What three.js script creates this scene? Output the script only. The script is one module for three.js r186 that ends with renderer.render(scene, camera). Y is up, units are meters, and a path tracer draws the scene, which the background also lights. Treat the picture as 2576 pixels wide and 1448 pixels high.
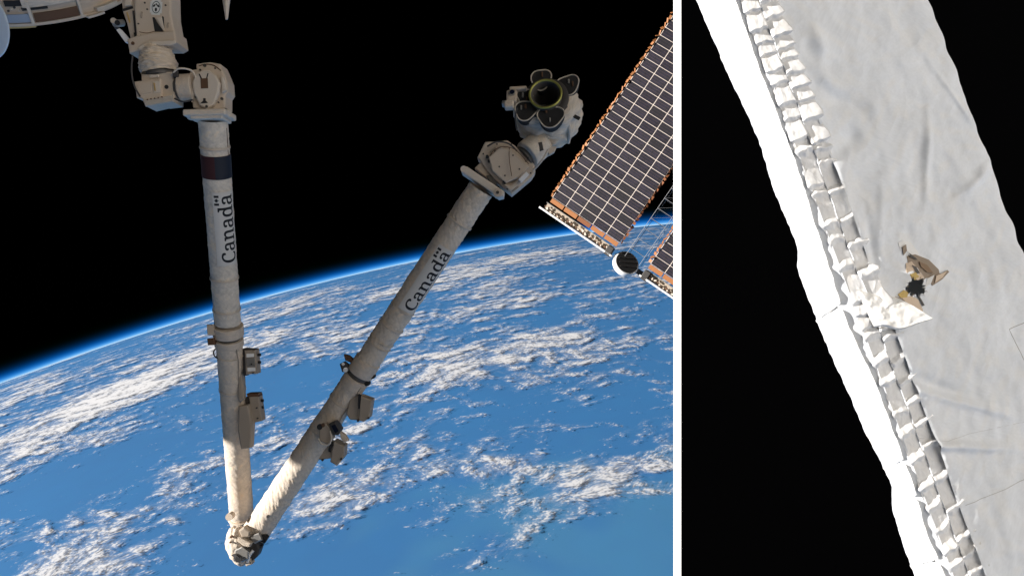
import * as THREE from 'three';
import { RoundedBoxGeometry } from 'three/addons/geometries/RoundedBoxGeometry.js';
import { mergeGeometries } from 'three/addons/utils/BufferGeometryUtils.js';
import { createNoise2D, createNoise3D } from 'simplex-noise';

// ---------- camera, sky, sun, exposure ----------
const scene = new THREE.Scene();
const F = 2100;                                            // focal length on a 2575 x 1448 plan of the view
const camera = new THREE.PerspectiveCamera(2 * Math.atan(724 / F) * 180 / Math.PI, 2575 / 1448, 0.05, 6000);
camera.position.set(0, 0, 0); camera.lookAt(0, 0, -1);
const renderer = new THREE.WebGLRenderer({ antialias: true });
renderer.toneMapping = THREE.LinearToneMapping;
renderer.toneMappingExposure = 2.1;
renderer.shadowMap.enabled = true;

const ZENITH = new THREE.Vector3(-0.1492, 0.9084, 0.3905).normalize();      // away from the planet
const SUN = new THREE.Vector3(-0.93, 0.22, 0.31).normalize();
const DIP = 20;                                                             // the limb lies 20 degrees under the local horizontal
{ // black space with the thin blue airglow that hugs the planet all round; the texture's pole is the nadir
  const W = 8, H = 4096, d = new Float32Array(W * H * 4);
  for (let r = 0; r < H; r++) {
    const el = (r + 0.5) / H * 180 - 90, h = DIP - el + 0.0;                // degrees above the limb
    let c = [0, 0, 0];
    if (h > -0.6 && h < 4) { const q = Math.max(h, 0); c = [0.72 * Math.exp(-q / 0.07), 0.92 * Math.exp(-q / 0.165), 1.08 * Math.exp(-Math.pow(q / 0.36, 1.7))]; }
    for (let x = 0; x < W; x++) { const k = (r * W + x) * 4; d[k] = c[0] * 0.45; d[k + 1] = c[1] * 0.45; d[k + 2] = c[2] * 0.45; d[k + 3] = 1; }
  }
  const t = new THREE.DataTexture(d, W, H, THREE.RGBAFormat, THREE.FloatType);
  t.mapping = THREE.EquirectangularReflectionMapping; t.magFilter = t.minFilter = THREE.LinearFilter; t.wrapS = THREE.RepeatWrapping; t.needsUpdate = true;
  scene.background = t; scene.environment = t;
  const q = new THREE.Quaternion().setFromUnitVectors(new THREE.Vector3(0, 1, 0), ZENITH.clone().negate());
  scene.backgroundRotation.setFromQuaternion(q); scene.environmentRotation.copy(scene.backgroundRotation);
}
const sun = new THREE.DirectionalLight(new THREE.Color(1.0, 0.955, 0.9), 5);
sun.target.position.set(0, 0, -12); sun.position.copy(SUN).multiplyScalar(60).add(sun.target.position); scene.add(sun, sun.target);
sun.castShadow = true; sun.shadow.mapSize.set(4096, 4096);
Object.assign(sun.shadow.camera, { left: -45, right: 45, top: 45, bottom: -45, near: 1, far: 140 });

// ---------- helpers ----------
let seed = 7;
const rnd = () => { seed = (seed * 1664525 + 1013904223) >>> 0; return seed / 4294967296; };
const mk = (s) => { let q = s; return () => { q = (q * 1664525 + 1013904223) >>> 0; return q / 4294967296; }; };
const n2 = createNoise2D(mk(11)), n2b = createNoise2D(mk(29)), n3 = createNoise3D(mk(5));
const V = (x, y, z) => new THREE.Vector3(x, y, z);
const P = (x, y, d) => V((x - 1287.5) / F * d, -(y - 724) / F * d, -d);
const smooth = (a, b, x) => { const t = Math.min(1, Math.max(0, (x - a) / (b - a))); return t * t * (3 - 2 * t); };
const taken = {};
const numbered = (n) => { const k = taken[n] = (taken[n] ?? -1) + 1; return k ? n + '_' + String(k).padStart(3, '0') : n; };
function thing(name, label, category, base, group) {
  const o = new THREE.Group(); o.name = numbered(name); o.position.copy(base); o.userData = { label, category };
  if (group) o.userData.group = group;
  scene.add(o); return o;
}
const rootOf = (o) => { while (o.parent && o.parent !== scene) o = o.parent; return o; };
// geometry comes in world metres and is moved into its thing's own axes
function part(name, geo, mat, parent, label) {
  const g = Array.isArray(geo) ? mergeGeometries(geo.map((x) => { const y = x.index ? x.toNonIndexed() : x; for (const k of Object.keys(y.attributes)) if (!['position', 'normal', 'uv'].includes(k)) y.deleteAttribute(k); return y; })) : geo;
  const b = rootOf(parent).position; g.translate(-b.x, -b.y, -b.z);
  const m = new THREE.Mesh(g, mat); m.name = name; if (label) m.userData.label = label;
  parent.add(m); return m;
}
// a work frame: origin at a place, x turned by deg in the plane facing -z, one unit = one plan unit at that depth
function frame(x, y, d, deg = 0, tiltX = 0, tiltY = 0) {
  const m = new THREE.Matrix4().compose(P(x, y, d), new THREE.Quaternion().setFromEuler(new THREE.Euler(tiltX * Math.PI / 180, tiltY * Math.PI / 180, deg * Math.PI / 180, 'ZYX')), V(1, 1, 1).multiplyScalar(d / F));
  return m;
}
function frameTo(x, y, d, normal, twist = 0) { // z axis along the given direction
  const q = new THREE.Quaternion().setFromUnitVectors(V(0, 0, 1), normal.clone().normalize()).multiply(new THREE.Quaternion().setFromAxisAngle(V(0, 0, 1), twist));
  return new THREE.Matrix4().compose(P(x, y, d), q, V(1, 1, 1).multiplyScalar(d / F));
}
const at = (g, m) => g.applyMatrix4(m);
const rbox = (w, h, d, r = 2, x = 0, y = 0, z = 0) => new RoundedBoxGeometry(w, h, d, 2, Math.min(r, w / 2.01, h / 2.01, d / 2.01)).translate(x, y, z);
const cyl = (r0, r1, h, n = 32, open = false) => new THREE.CylinderGeometry(r0, r1, h, n, 1, open);
function slab(pts, z0, z1, bevel = 1.5) { // outline in frame units (y up), from z0 to z1
  const s = new THREE.Shape(pts.map(([x, y]) => new THREE.Vector2(x, y)));
  const b = Math.min(bevel, (z1 - z0) / 2.1);
  return new THREE.ExtrudeGeometry(s, { depth: z1 - z0 - 2 * b, bevelEnabled: b > 0, bevelThickness: b, bevelSize: b, bevelOffset: -b, bevelSegments: 2, curveSegments: 8 }).translate(0, 0, z0 + b);
}
const tube = (pts, r, n = 8, seg = 0, closed = false) => new THREE.TubeGeometry(new THREE.CatmullRomCurve3(pts, closed), seg || pts.length * 8, r, n, closed);
// grid surface: fn(u, v) -> Vector3, u and v in 0..1; skip(u, v) leaves a face out
function sheet(fn, nu, nv, opt = {}) {
  const pos = [], uv = [], idx = [];
  for (let j = 0; j <= nv; j++) for (let i = 0; i <= nu; i++) { const p = fn(i / nu, j / nv); pos.push(p.x, p.y, p.z); const t = opt.uv ? opt.uv(i / nu, j / nv) : [i / nu, j / nv]; uv.push(t[0], t[1]); }
  for (let j = 0; j < nv; j++) for (let i = 0; i < nu; i++) {
    if (opt.skip && opt.skip((i + 0.5) / nu, (j + 0.5) / nv)) continue;
    const a = j * (nu + 1) + i, b = a + 1, c = a + nu + 1, d = c + 1;
    opt.flip ? idx.push(a, c, b, b, c, d) : idx.push(a, b, c, b, d, c);
  }
  const g = new THREE.BufferGeometry();
  g.setAttribute('position', new THREE.Float32BufferAttribute(pos, 3)); g.setAttribute('uv', new THREE.Float32BufferAttribute(uv, 2)); g.setIndex(idx);
  g.computeVertexNormals();
  if (opt.wrapU) { const n = g.attributes.normal; for (let j = 0; j <= nv; j++) { const a = j * (nu + 1), b = a + nu, v = V(n.getX(a) + n.getX(b), n.getY(a) + n.getY(b), n.getZ(a) + n.getZ(b)).normalize(); n.setXYZ(a, v.x, v.y, v.z); n.setXYZ(b, v.x, v.y, v.z); } }
  return g;
}
// axes of a rod from A to B: y along it, z towards the viewer's side, x to the right
function rod(A, B) {
  const y = B.clone().sub(A), L = y.length(); y.normalize();
  const z = A.clone().add(B).multiplyScalar(-0.5).normalize(); z.addScaledVector(y, -z.dot(y)).normalize();
  const x = y.clone().cross(z);
  return { A, L, x, y, z, m: new THREE.Matrix4().makeBasis(x, y, z).setPosition(A), on: (t, th, r) => A.clone().addScaledVector(y, t).addScaledVector(x, Math.sin(th) * r).addScaledVector(z, Math.cos(th) * r) };
}
function clothRod(R, t0, t1, r0, r1, amp, nu = 56, step = 0.02) {
  const nv = Math.max(4, Math.round((t1 - t0) / step));
  const g = sheet((u, v) => {
    const th = u * Math.PI * 2, t = t0 + (t1 - t0) * v, r = r0 + (r1 - r0) * v, p = R.on(t, th, r);
    const gather = n3(Math.sin(th) * 1.5, Math.cos(th) * 1.5, t * 22 + Math.sin(th) * 5), fold = n3(p.x * 5, p.y * 5, p.z * 5), fine = n3(p.x * 22, p.y * 22, p.z * 22);
    const rr = r + amp * (0.42 * fold + 0.40 * gather + 0.16 * fine);
    return R.on(t, th, rr);
  }, nu, nv, { wrapU: true, uv: (u, v) => [u * 1.1, t0 + (t1 - t0) * v] });
  return g;
}

// ---------- materials ----------
function noiseTex(size, fn, srgb = true) {
  const d = new Uint8Array(size * size * 4);
  for (let y = 0; y < size; y++) for (let x = 0; x < size; x++) { const c = fn(x / size, y / size), k = (y * size + x) * 4; d[k] = c[0] * 255; d[k + 1] = c[1] * 255; d[k + 2] = c[2] * 255; d[k + 3] = (c[3] ?? 1) * 255; }
  const t = new THREE.DataTexture(d, size, size); t.magFilter = THREE.LinearFilter; t.minFilter = THREE.LinearFilter; t.wrapS = t.wrapT = THREE.RepeatWrapping;
  if (srgb) t.colorSpace = THREE.SRGBColorSpace; t.needsUpdate = true; return t;
}
const tiled = (nf, x, y, f) => { const a = x * Math.PI * 2, b = y * Math.PI * 2, r = f / (Math.PI * 2); return nf(Math.cos(a) * r + 9, Math.sin(a) * r + Math.cos(b) * r * 1.3, Math.sin(b) * r * 1.3); };
const weave = noiseTex(256, (x, y) => { const v = 0.5 + 0.22 * tiled(n3, x, y, 6) + 0.16 * tiled(n3, x, y, 19) + 0.1 * tiled(n3, x, y, 47); return [v, v, v]; }, false);
const stain = noiseTex(512, (x, y) => { const a = tiled(n3, x, y, 4), b = tiled(n3, x + 0.3, y, 13), c = tiled(n3, x, y, 40); const v = 0.90 + 0.05 * a + 0.045 * b + 0.03 * c, w = 0.06 * smooth(0.1, 0.8, a + b * 0.5); return [v, v - w * 0.4, v - w].map((q) => Math.min(1, Math.max(0, q))); });
const std = (r, g, b, rough = 0.75, metal = 0, o = {}) => { const m = new THREE.MeshStandardMaterial({ roughness: rough, metalness: metal, side: THREE.DoubleSide, ...o }); m.color.setRGB(r, g, b); return m; };
const M = {
  cloth: std(0.80, 0.68, 0.55, 0.85, 0, { map: stain, bumpMap: weave, bumpScale: 0.007 }),
  clothGrey: std(0.82, 0.73, 0.62, 0.85, 0, { map: stain, bumpMap: weave, bumpScale: 0.006 }),
  shell: std(0.74, 0.62, 0.50, 0.7, 0, { map: stain }),
  shellPale: std(0.82, 0.72, 0.61, 0.65, 0, { map: stain }),
  reflector: std(0.86, 0.82, 0.76, 0.8),
  boxCover: std(0.46, 0.385, 0.31, 0.75, 0, { map: stain }),
  white: std(0.86, 0.85, 0.83, 0.7),
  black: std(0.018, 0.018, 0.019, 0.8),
  gapMetal: std(0.12, 0.11, 0.10, 0.6, 0.3),
  spaceBlack: new THREE.MeshPhysicalMaterial({ color: new THREE.Color().setRGB(0.0008, 0.0008, 0.0009), roughness: 0.95, specularIntensity: 0, side: THREE.DoubleSide }),
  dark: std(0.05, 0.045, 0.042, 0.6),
  brown: std(0.12, 0.06, 0.03, 0.7),
  redBand: std(0.045, 0.006, 0.005, 0.7), bandReflection: std(0.006, 0.008, 0.016, 0.6),
  gold: std(0.62, 0.42, 0.16, 0.4, 0.3),
  yellow: std(0.42, 0.40, 0.10, 0.35, 0.5),
  metal: std(0.45, 0.43, 0.40, 0.4, 0.7),
  lens: std(0.01, 0.014, 0.03, 0.1),
};

// ---------- the planet (1 : 1000), its sea and clouds ----------
const RE = 6371, ALT = RE * (1 / Math.cos(DIP * Math.PI / 180) - 1);
const CENTRE = ZENITH.clone().multiplyScalar(-(RE + ALT));
const FWD = V(0, 0, -1).addScaledVector(ZENITH, ZENITH.z).normalize(), SIDE = FWD.clone().cross(ZENITH).normalize();
const onGlobe = (x, y, alt) => ZENITH.clone().addScaledVector(FWD, x).addScaledVector(SIDE, y).normalize().multiplyScalar(RE + alt).add(CENTRE);
function groundAt(px, py) { // where a line of sight meets the sea, in (x, y) of onGlobe
  const d = P(px, py, 1).normalize(), b = d.dot(CENTRE), q = b * b - CENTRE.lengthSq() + RE * RE;
  if (q < 0) return null;
  const n = d.multiplyScalar(b - Math.sqrt(q)).sub(CENTRE).normalize(), u = n.dot(ZENITH);
  return [n.dot(FWD) / u, n.dot(SIDE) / u];
}
{
  const S = 1024, X0 = -0.45, X1 = 0.45;
  const shoal = [[2440, 1350, 0.03, 1.0], [2100, 1290, 0.02, 0.6], [1600, 1380, 0.022, 0.9], [1300, 1270, 0.012, 0.7], [1680, 1330, 0.02, 0.8]].map(([a, b, r, w]) => [...groundAt(a, b), r, w]);
  const tex = noiseTex(S, (u, v) => {
    const x = X0 + (X1 - X0) * u, y = X0 + (X1 - X0) * v;
    const n = 0.5 * n2(x * 14, y * 14) + 0.3 * n2(x * 45, y * 45) + 0.2 * n2(x * 160, y * 160);
    let s = 0; for (const [a, b, r, w] of shoal) { const q = Math.hypot((x - a) / r, (y - b) / r / 1.6); s = Math.max(s, w * smooth(1.15, 0.2, q + 0.5 * n2b(x * 90, y * 90))); }
    const k = 1 + 0.07 * n;
    const lin = [0.034 + 0.012 * s, 0.138 * k + 0.028 * s, 0.325 * k + 0.004 * s];  // even sea colour with the blue light scattered by the air mixed in
    return lin.map((c) => (c <= 0.0031308 ? c * 12.92 : 1.055 * Math.pow(c, 1 / 2.4) - 0.055));
  });
  const sea = new THREE.MeshPhysicalMaterial({ map: tex, roughness: 0.75, specularIntensity: 0.3 });
  const g = sheet((u, v) => onGlobe(X0 + (X1 - X0) * u, X0 + (X1 - X0) * v, 0), 420, 420, { flip: true });
  const n = g.attributes.normal, p = g.attributes.position;
  for (let i = 0; i < n.count; i++) { const q = V(p.getX(i), p.getY(i), p.getZ(i)).sub(CENTRE).normalize(); n.setXYZ(i, q.x, q.y, q.z); }
  const m = new THREE.Mesh(g, sea); m.name = 'ocean'; m.userData = { kind: 'structure', label: 'blue ocean of the planet curving away to the horizon', category: 'ocean' }; scene.add(m);
}
// cloud masses and clear water the photograph shows: [place, size, weight]
const masses = [[300, 1000, 0.045, 0.5], [110, 1090, 0.03, 0.3], [420, 930, 0.05, 0.4], [850, 1270, 0.014, 0.4], [760, 1300, 0.014, 0.4], [1460, 1240, 0.020, 0.5], [1310, 1330, 0.013, 0.35], [1340, 1400, 0.012, 0.3], [1620, 1290, 0.01, 0.45],
  [60, 985, 0.05, 0.2], [330, 890, 0.06, 0.22], [760, 775, 0.06, 0.14], [900, 745, 0.06, 0.2], [1130, 700, 0.07, 0.16], [1300, 640, 0.06, 0.2], [1640, 610, 0.08, 0.24], [1500, 760, 0.05, 0.16],  // far clouds, partly added to whiten the limb in place of haze
  [300, 1385, 0.014, 0.45], [110, 1410, 0.014, 0.4], [1190, 930, 0.03, 0.35], [1560, 880, 0.03, 0.3], [1000, 850, 0.05, 0.25], [1590, 1150, 0.018, 0.25], [1080, 1160, 0.02, 0.3], [1240, 1430, 0.012, 0.2], [600, 1150, 0.016, 0.2], [1330, 1030, 0.02, 0.25], [20, 1320, 0.012, 0.35],
  [180, 1230, 0.022, -0.45], [700, 960, 0.02, -0.35], [820, 930, 0.02, -0.3], [1300, 1110, 0.015, -0.3], [1600, 1080, 0.016, -0.35], [480, 1280, 0.018, -0.35], [1020, 1380, 0.016, -0.25], [1600, 1390, 0.022, -0.8], [1500, 1400, 0.016, -0.5], [1480, 1120, 0.012, -0.3], [450, 1380, 0.02, -0.25], [830, 1390, 0.012, -0.3], [1160, 1260, 0.014, -0.3]]
  .map(([a, b, r, w]) => [...groundAt(a, b), r, w]);
function cloudAt(x, y) {
  const kx = x * RE, ky = y * RE;                                // km
  const wx = 10 * n2(kx / 190, ky / 190) + 3 * n2b(kx / 38, ky / 38), wy = 10 * n2b(kx / 190 + 7, ky / 190) + 3 * n2(kx / 38, ky / 38 + 5);
  const px = kx + wx, py = ky + wy, A = 0.12, c = Math.cos(A), s = Math.sin(A);
  const al = (py * c + px * s), ac = (px * c - py * s);             // along and across the cloud streets
  let cov = 0.34 * n2(al / 420, ac / 260) + 0.26 * n2b(al / 125 + 3, ac / 75) + 0.22 * n2(al / 48, ac / 30 + 9);
  for (const [a, b, r, w] of masses) { const q = ((x - a) ** 2 + ((y - b) * 0.7) ** 2) / (r * r * 0.30); if (q < 6) cov += 0.80 * w * Math.exp(-q * 1.1); }
  let f = 0, am = 0.5, fr = 1 / 25; for (let i = 0; i < 5; i++) { f += am * (i % 2 ? n2 : n2b)(al * fr * 0.78 + i * 13, ac * fr); am *= 0.72; fr *= 2.1; }
  const pop = n2(px / 5.6, py / 6.6) * 0.6 + n2b(px / 2.7, py / 3.1) * 0.5;
  const d = cov * 0.92 + f * 0.66 + pop * 0.42;
  const solid = smooth(0.32, 1.0, d) * 0.95, veil = 0.42 * smooth(0.0, 1.0, cov + 0.35 * f);
  return Math.min(1, 1 - (1 - solid) * (1 - veil));
}
function cloudPatch(x0, x1, y0, y1, nx, ny, tex, uv) {
  const g = sheet((u, v) => onGlobe(x0 + (x1 - x0) * u, y0 + (y1 - y0) * v, 2.5), nx, ny, uv ? { uv, flip: true } : { flip: true });
  const n = g.attributes.normal, p = g.attributes.position;
  for (let i = 0; i < n.count; i++) { const q = V(p.getX(i), p.getY(i), p.getZ(i)).sub(CENTRE).normalize(); n.setXYZ(i, q.x, q.y, q.z); }
  const mat = new THREE.MeshPhysicalMaterial({ roughness: 1, specularIntensity: 0, alphaMap: tex, transparent: true, bumpMap: tex, bumpScale: 0.1 });
  mat.color.setRGB(0.58, 0.59, 0.62);
  const m = new THREE.Mesh(g, mat); m.name = numbered('cloud_layer');
  m.userData = { kind: 'stuff', label: 'scattered white clouds drifting over the ocean', category: 'clouds', group: 'clouds over the ocean' };
  scene.add(m);
}
const cloudTex = (x0, x1, y0, y1, S) => noiseTex(S, (u, v) => { const a = cloudAt(x0 + (x1 - x0) * u, y0 + (y1 - y0) * v); return [a, a, a]; }, false);
{
  const XA = 0.045, XB = 0.165, XC = 0.42, YA = -0.13, YB = 0.06, YC = -0.30, YD = 0.16;
  cloudPatch(XA, XB, YA, YB, 90, 120, cloudTex(XA, XB, YA, YB, 2048));
  cloudPatch(XB, XC, YC, YD, 160, 200, cloudTex(XB, XC, YC, YD, 2048));
  const far = noiseTex(512, (u, v) => { const e = (q) => 1 - Math.abs(2 * q - 1), a = cloudAt(-0.3 + 0.22 * e(u), 0.1 + 0.22 * e(v)); return [a, a, a]; }, false);
  const rect = (x0, x1, y0, y1, nx, ny) => cloudPatch(x0, x1, y0, y1, nx, ny, far, (u, v) => [(x0 + (x1 - x0) * u) / 0.44, (y0 + (y1 - y0) * v) / 0.44]);
  rect(-0.42, XA, -0.42, 0.42, 90, 160); rect(XA, XB, -0.42, YA, 40, 60); rect(XA, XB, YB, 0.42, 40, 60); rect(XB, XC, -0.42, YC, 60, 40); rect(XB, XC, YD, 0.42, 60, 50);
}


// ---------- black backdrop added behind the torn boom in place of empty space, with white divider strip ----------
{
  const d = 5.2, o = thing('added_backdrop', 'added matte black backdrop standing for empty space, with a white dividing strip', 'wall', P(2300, 1500, d));
  const xr = P(3400, 0, d).x, xs = P(1714, 0, d).x, x0 = P(1695, 0, d + 0.045).x, w = xs - x0 - 0.002;
  part('panel', new THREE.BoxGeometry(xr - xs, 7, 0.06).translate((xr + xs) / 2, 0, -d - 0.03), M.spaceBlack, o);
  const s = new THREE.Shape([[0, 0.045], [w, 0], [w, 0.058], [0, 0.058]].map(([a, b]) => new THREE.Vector2(a, b)));
  part('edge_strip', new THREE.ExtrudeGeometry(s, { depth: 7, bevelEnabled: false }).rotateX(-Math.PI / 2).translate(x0, -3.5, -d), M.white, o, 'white dividing strip along the backdrop edge');
}
// ---------- unseen station modules, placed to keep the sun off most of the arm ----------
for (const [cx, cy, cz, name] of [[-16, 2.88, -9.2, 'cylindrical white station module with ribbed shields, placed out of view to shade the arm'], [-20.5, 7.9, -8.0, 'cylindrical white station module added above the other one to shade the arm']]) {
  const o = thing('station_module', name, 'module', V(cx, cy - 2.3, cz));
  const turn = (g) => g.rotateX(Math.PI / 2).translate(cx, cy, cz);
  part('hull', turn(cyl(2.3, 2.3, 12, 64)), M.white, o);
  for (let k = 0; k < 7; k++) part('shield_ring', turn(new THREE.TorusGeometry(2.29, 0.05, 8, 64).rotateX(Math.PI / 2).translate(0, -5 + k * 1.66, 0)), M.shellPale, o);
  part('end_cone', turn(cyl(1.2, 2.3, 0.9, 48).translate(0, 6.45, 0)), M.shellPale, o);
  part('end_cone', turn(cyl(2.3, 1.2, 0.9, 48).translate(0, -6.45, 0)), M.shellPale, o);
}
// ---------- sunlit radiator wings, added unseen behind the viewer to light the shaded side of the arm ----------
for (const [k, label] of [[0, 'white radiator wing of flat panels added for bounce light, lowest of four'], [1, 'white radiator wing of flat panels added for bounce light, second from the bottom of four'], [2, 'white radiator wing of flat panels added for bounce light, third from the bottom of four'], [3, 'white radiator wing of flat panels added for bounce light, topmost of four']]) {
  const c = V(9.4 + k * 0.4, -3.5 + k * 5.6, 5.2), o = thing('reflector_wing', label, 'reflector', c, 'radiator wings added for bounce light');
  o.rotation.y = -2.24;                                                   // faces the sun and the arm
  for (let i = 0; i < 10; i++) { const m = new THREE.Mesh(new RoundedBoxGeometry(2.6, 5.4, 0.08, 2, 0.03), M.reflector); m.name = 'reflector_panel'; m.position.set((i - 4.5) * 2.7, 0, 0); o.add(m); }
  for (const y of [-1.6, 1.6]) { const m = new THREE.Mesh(new THREE.CylinderGeometry(0.06, 0.06, 27, 10), M.metal); m.name = 'reflector_tube'; m.rotation.z = Math.PI / 2; m.position.set(0, y, -0.12); o.add(m); }
}

// ---------- the folded robotic arm ----------
const poly = (cx, cy, d, pts, z0, z1, b = 1.5) => at(slab(pts.map(([x, y]) => [x - cx, cy - y]).reverse(), z0, z1, b), frame(cx, cy, d));
const disc = (x, y, d, r, z0, z1, n = 20) => at(cyl(r, r, z1 - z0, n).rotateX(Math.PI / 2).translate(0, 0, (z0 + z1) / 2), frame(x, y, d));
const picY = (p) => 724 - p.y / -p.z * F;
const tAt = (R, py) => { let a = -1, b = R.L + 1; for (let i = 0; i < 50; i++) { const m = (a + b) / 2; picY(R.A.clone().addScaledVector(R.y, m)) > py ? (a = m) : (b = m); } return (a + b) / 2; };
const ringOn = (R, t0, t1, r, n = 48, bev = 0.006) => new THREE.LatheGeometry([[0.01, t0], [r - bev, t0], [r, t0 + bev], [r, t1 - bev], [r - bev, t1], [0.01, t1]].map(([a, b]) => new THREE.Vector2(a, b)), n).applyMatrix4(R.m);
// flat print: the country wordmark with its little flag, and a round badge
function wordmark() {
  const c = document.createElement('canvas'); c.width = 1024; c.height = 300; const g = c.getContext('2d');
  g.fillStyle = '#cdc8c1'; g.fillRect(0, 0, 1024, 300); g.fillStyle = '#0a0c12';
  g.save(); g.font = '250px serif'; g.textBaseline = 'alphabetic'; const w = g.measureText('Canada').width; g.translate(30, 272); g.scale(960 / w, 1.12); g.lineWidth = 7; g.strokeStyle = '#0a0c12'; g.fillText('Canada', 0, 0); g.strokeText('Canada', 0, 0); g.restore();
  const x = 846, y = 18; g.fillRect(x, y, 30, 62); g.fillRect(x + 106, y, 30, 62);
  g.beginPath(); [[68, 2], [76, 18], [90, 12], [84, 30], [98, 34], [80, 48], [72, 46], [72, 62], [64, 62], [64, 46], [56, 48], [38, 34], [52, 30], [46, 12], [60, 18]].forEach(([a, b], i) => (i ? g.lineTo(x + a, y + b) : g.moveTo(x + a, y + b))); g.fill();
  const t = new THREE.CanvasTexture(c); t.colorSpace = THREE.SRGBColorSpace; return t;
}
const wordMat = std(1, 1, 1, 0.8, 0, { map: wordmark() });
function badge() {
  const c = document.createElement('canvas'); c.width = c.height = 128; const g = c.getContext('2d');
  g.fillStyle = '#d6d6d2'; g.fillRect(0, 0, 128, 128); g.strokeStyle = '#2e4a48'; g.lineWidth = 6; g.beginPath(); g.ellipse(64, 64, 42, 48, 0, 0, 7); g.stroke();
  g.fillStyle = '#15191a'; for (const [x, y, a, b, r] of [[42, 52, 15, 9, -0.6], [86, 52, 15, 9, 0.6], [64, 84, 12, 16, 0], [64, 40, 7, 9, 0]]) { g.beginPath(); g.ellipse(x, y, a, b, r, 0, 7); g.fill(); }
  const t = new THREE.CanvasTexture(c); t.colorSpace = THREE.SRGBColorSpace; return t;
}
const badgeMat = std(1, 1, 1, 0.8, 0, { map: badge() });

const arm = thing('robotic_arm', 'long robotic arm in beige cloth covers folded into a V at its elbow', 'robotic arm', P(620, 1400, 12.9));
{ // end held by the station: housing, neck, wrist
  const d = 10.5, hb = part('mount_housing', poly(395, 40, d, [[341, -70], [434, -70], [437, 42], [447, 98], [449, 106], [352, 112], [347, 60]], -46, 20, 4), M.shell, arm);
  part('side_box', poly(320, 40, d, [[298, -70], [339, -70], [344, 60], [350, 106], [331, 106], [320, 60], [310, 31]], -48, 6, 3), M.shell, hb);
  part('side_box', poly(320, 20, d, [[316, -70], [332, -70], [335, 18], [318, 20]], 6, 14, 2), M.shellPale, hb);
  part('black_seam', poly(320, 30, d, [[309, 25], [335, 18], [337, 23], [311, 31]], 6.2, 9, 0.5), M.black, hb);
  part('gold_strip', poly(322, 45, d, [[320, 34], [323, 33], [330, 58], [327, 60]], 6.2, 9, 0.5), M.gold, hb);
  part('painted_slot', poly(338, 60, d, [[337, 30], [340, 30], [347, 92], [343, 92]], 7, 12, 0.5), M.dark, hb);  // raised dark bars; the shade of a slot is put into their colour
  part('painted_slot', poly(338, 90, d, [[341, 86], [346, 86], [347, 98], [343, 98]], 12.3, 15, 0.5), M.black, hb);
  part('badge', sheet((u, v) => { const a = (u - 0.5) * 30, b = (0.5 - v) * 38; return V(a, b, 20.8 - (a * a + b * b) * 0.001).applyMatrix4(frame(400, 25, d, -4)); }, 8, 8, { uv: (u, v) => [u, 1 - v], flip: true, skip: (u, v) => Math.hypot(u - 0.5, v - 0.5) > 0.55 }), badgeMat, hb, 'white oval badge with a round dark emblem');
  part('painted_opening', poly(400, 70, d, [[391, 50], [397, 86], [419, 86], [404, 64], [396, 50]], 20.2, 21.4, 0.3), M.black, hb);  // raised plate; its near-black colour imitates the shade inside an opening
  part('painted_slot', poly(418, 60, d, [[415, 47], [419, 49], [421, 78], [417, 70]], 20.2, 21.4, 0.3), M.black, hb);
  part('pale_rib', poly(411, 62, d, [[402, 52], [415, 50], [422, 84], [419, 84]], 20.2, 24, 0.8), M.shellPale, hb);
  part('cover_seam', at(tube([V(-40, 4, 20), V(-20, 1, 20.4), V(0, 5, 20.4), V(40, 2, 20)], 0.8), frame(398, 90, d)), M.brown, hb);
  const col = part('collar', poly(392, 110, d, [[330, 106], [352, 98], [390, 90], [449, 84], [454, 114], [441, 121], [388, 121], [362, 135], [336, 141]], -52, 28, 4), M.shell, arm);
  part('collar_lip', poly(392, 118, d, [[360, 128], [388, 113], [452, 110], [454, 118], [441, 123], [389, 123], [364, 136]], 28, 33, 2), M.shellPale, col);
  part('bolt', disc(346, 117, d, 4.2, 27, 30), M.brown, col);  // brown disc standing for a small hole, its darkness put into the colour
  const cam = part('camera', at(cyl(9, 9, 26, 24).rotateX(Math.PI / 2), frame(297, 58, d, 0, 20, -20)), M.metal, arm, 'small grey camera with a white bracket');
  part('lens', disc(301, 62, d, 6, 13, 18), M.black, cam);
  part('camera_cap', disc(290, 56, d, 7, 4, 15), M.clothGrey, cam);
  part('bracket', poly(308, 90, d, [[290, 74], [299, 71], [325, 100], [321, 106], [313, 106]], -14, 0, 1), M.white, cam);
  part('bracket', poly(300, 66, d, [[284, 60], [292, 52], [296, 72], [288, 72]], -10, 4, 1.5), M.dark, cam);
  const RN = rod(P(400, 184, d), P(388, 118, d)), s = d / F;
  part('neck_cover', sheet((u, v) => { const th = u * Math.PI * 2, t = RN.L * v, r = 42 + (v < 0.3 ? v * 12 : 3.6 - (v - 0.3) * 13); const p = RN.on(t, th, r * s); return RN.on(t, th, (r + 2.6 * n3(p.x * 9, p.y * 22, p.z * 9) + 1.4 * n3(p.x * 30, p.y * 40, p.z * 30)) * s); }, 56, 40, { wrapU: true }), M.cloth, arm);
  part('neck_gap', at(cyl(33, 33, 9, 40), frame(401, 186, d, 4)), M.gapMetal, arm);
  const w = part('wrist_joint', [poly(402, 196, d, [[362, 191], [440, 185], [444, 206], [363, 211]], -36, 20, 3), poly(425, 225, d, [[404, 187], [440, 185], [446, 225], [446, 262], [412, 266]], -38, 22, 3), poly(385, 235, d, [[349, 212], [414, 205], [418, 262], [376, 272], [369, 255], [355, 252]], -42, 30, 3)], M.shell, arm);
  part('cover_panel', poly(404, 227, d, [[396, 213], [414, 211], [416, 239], [399, 241]], 30.2, 32, 0.6), M.shellPale, w);
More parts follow.
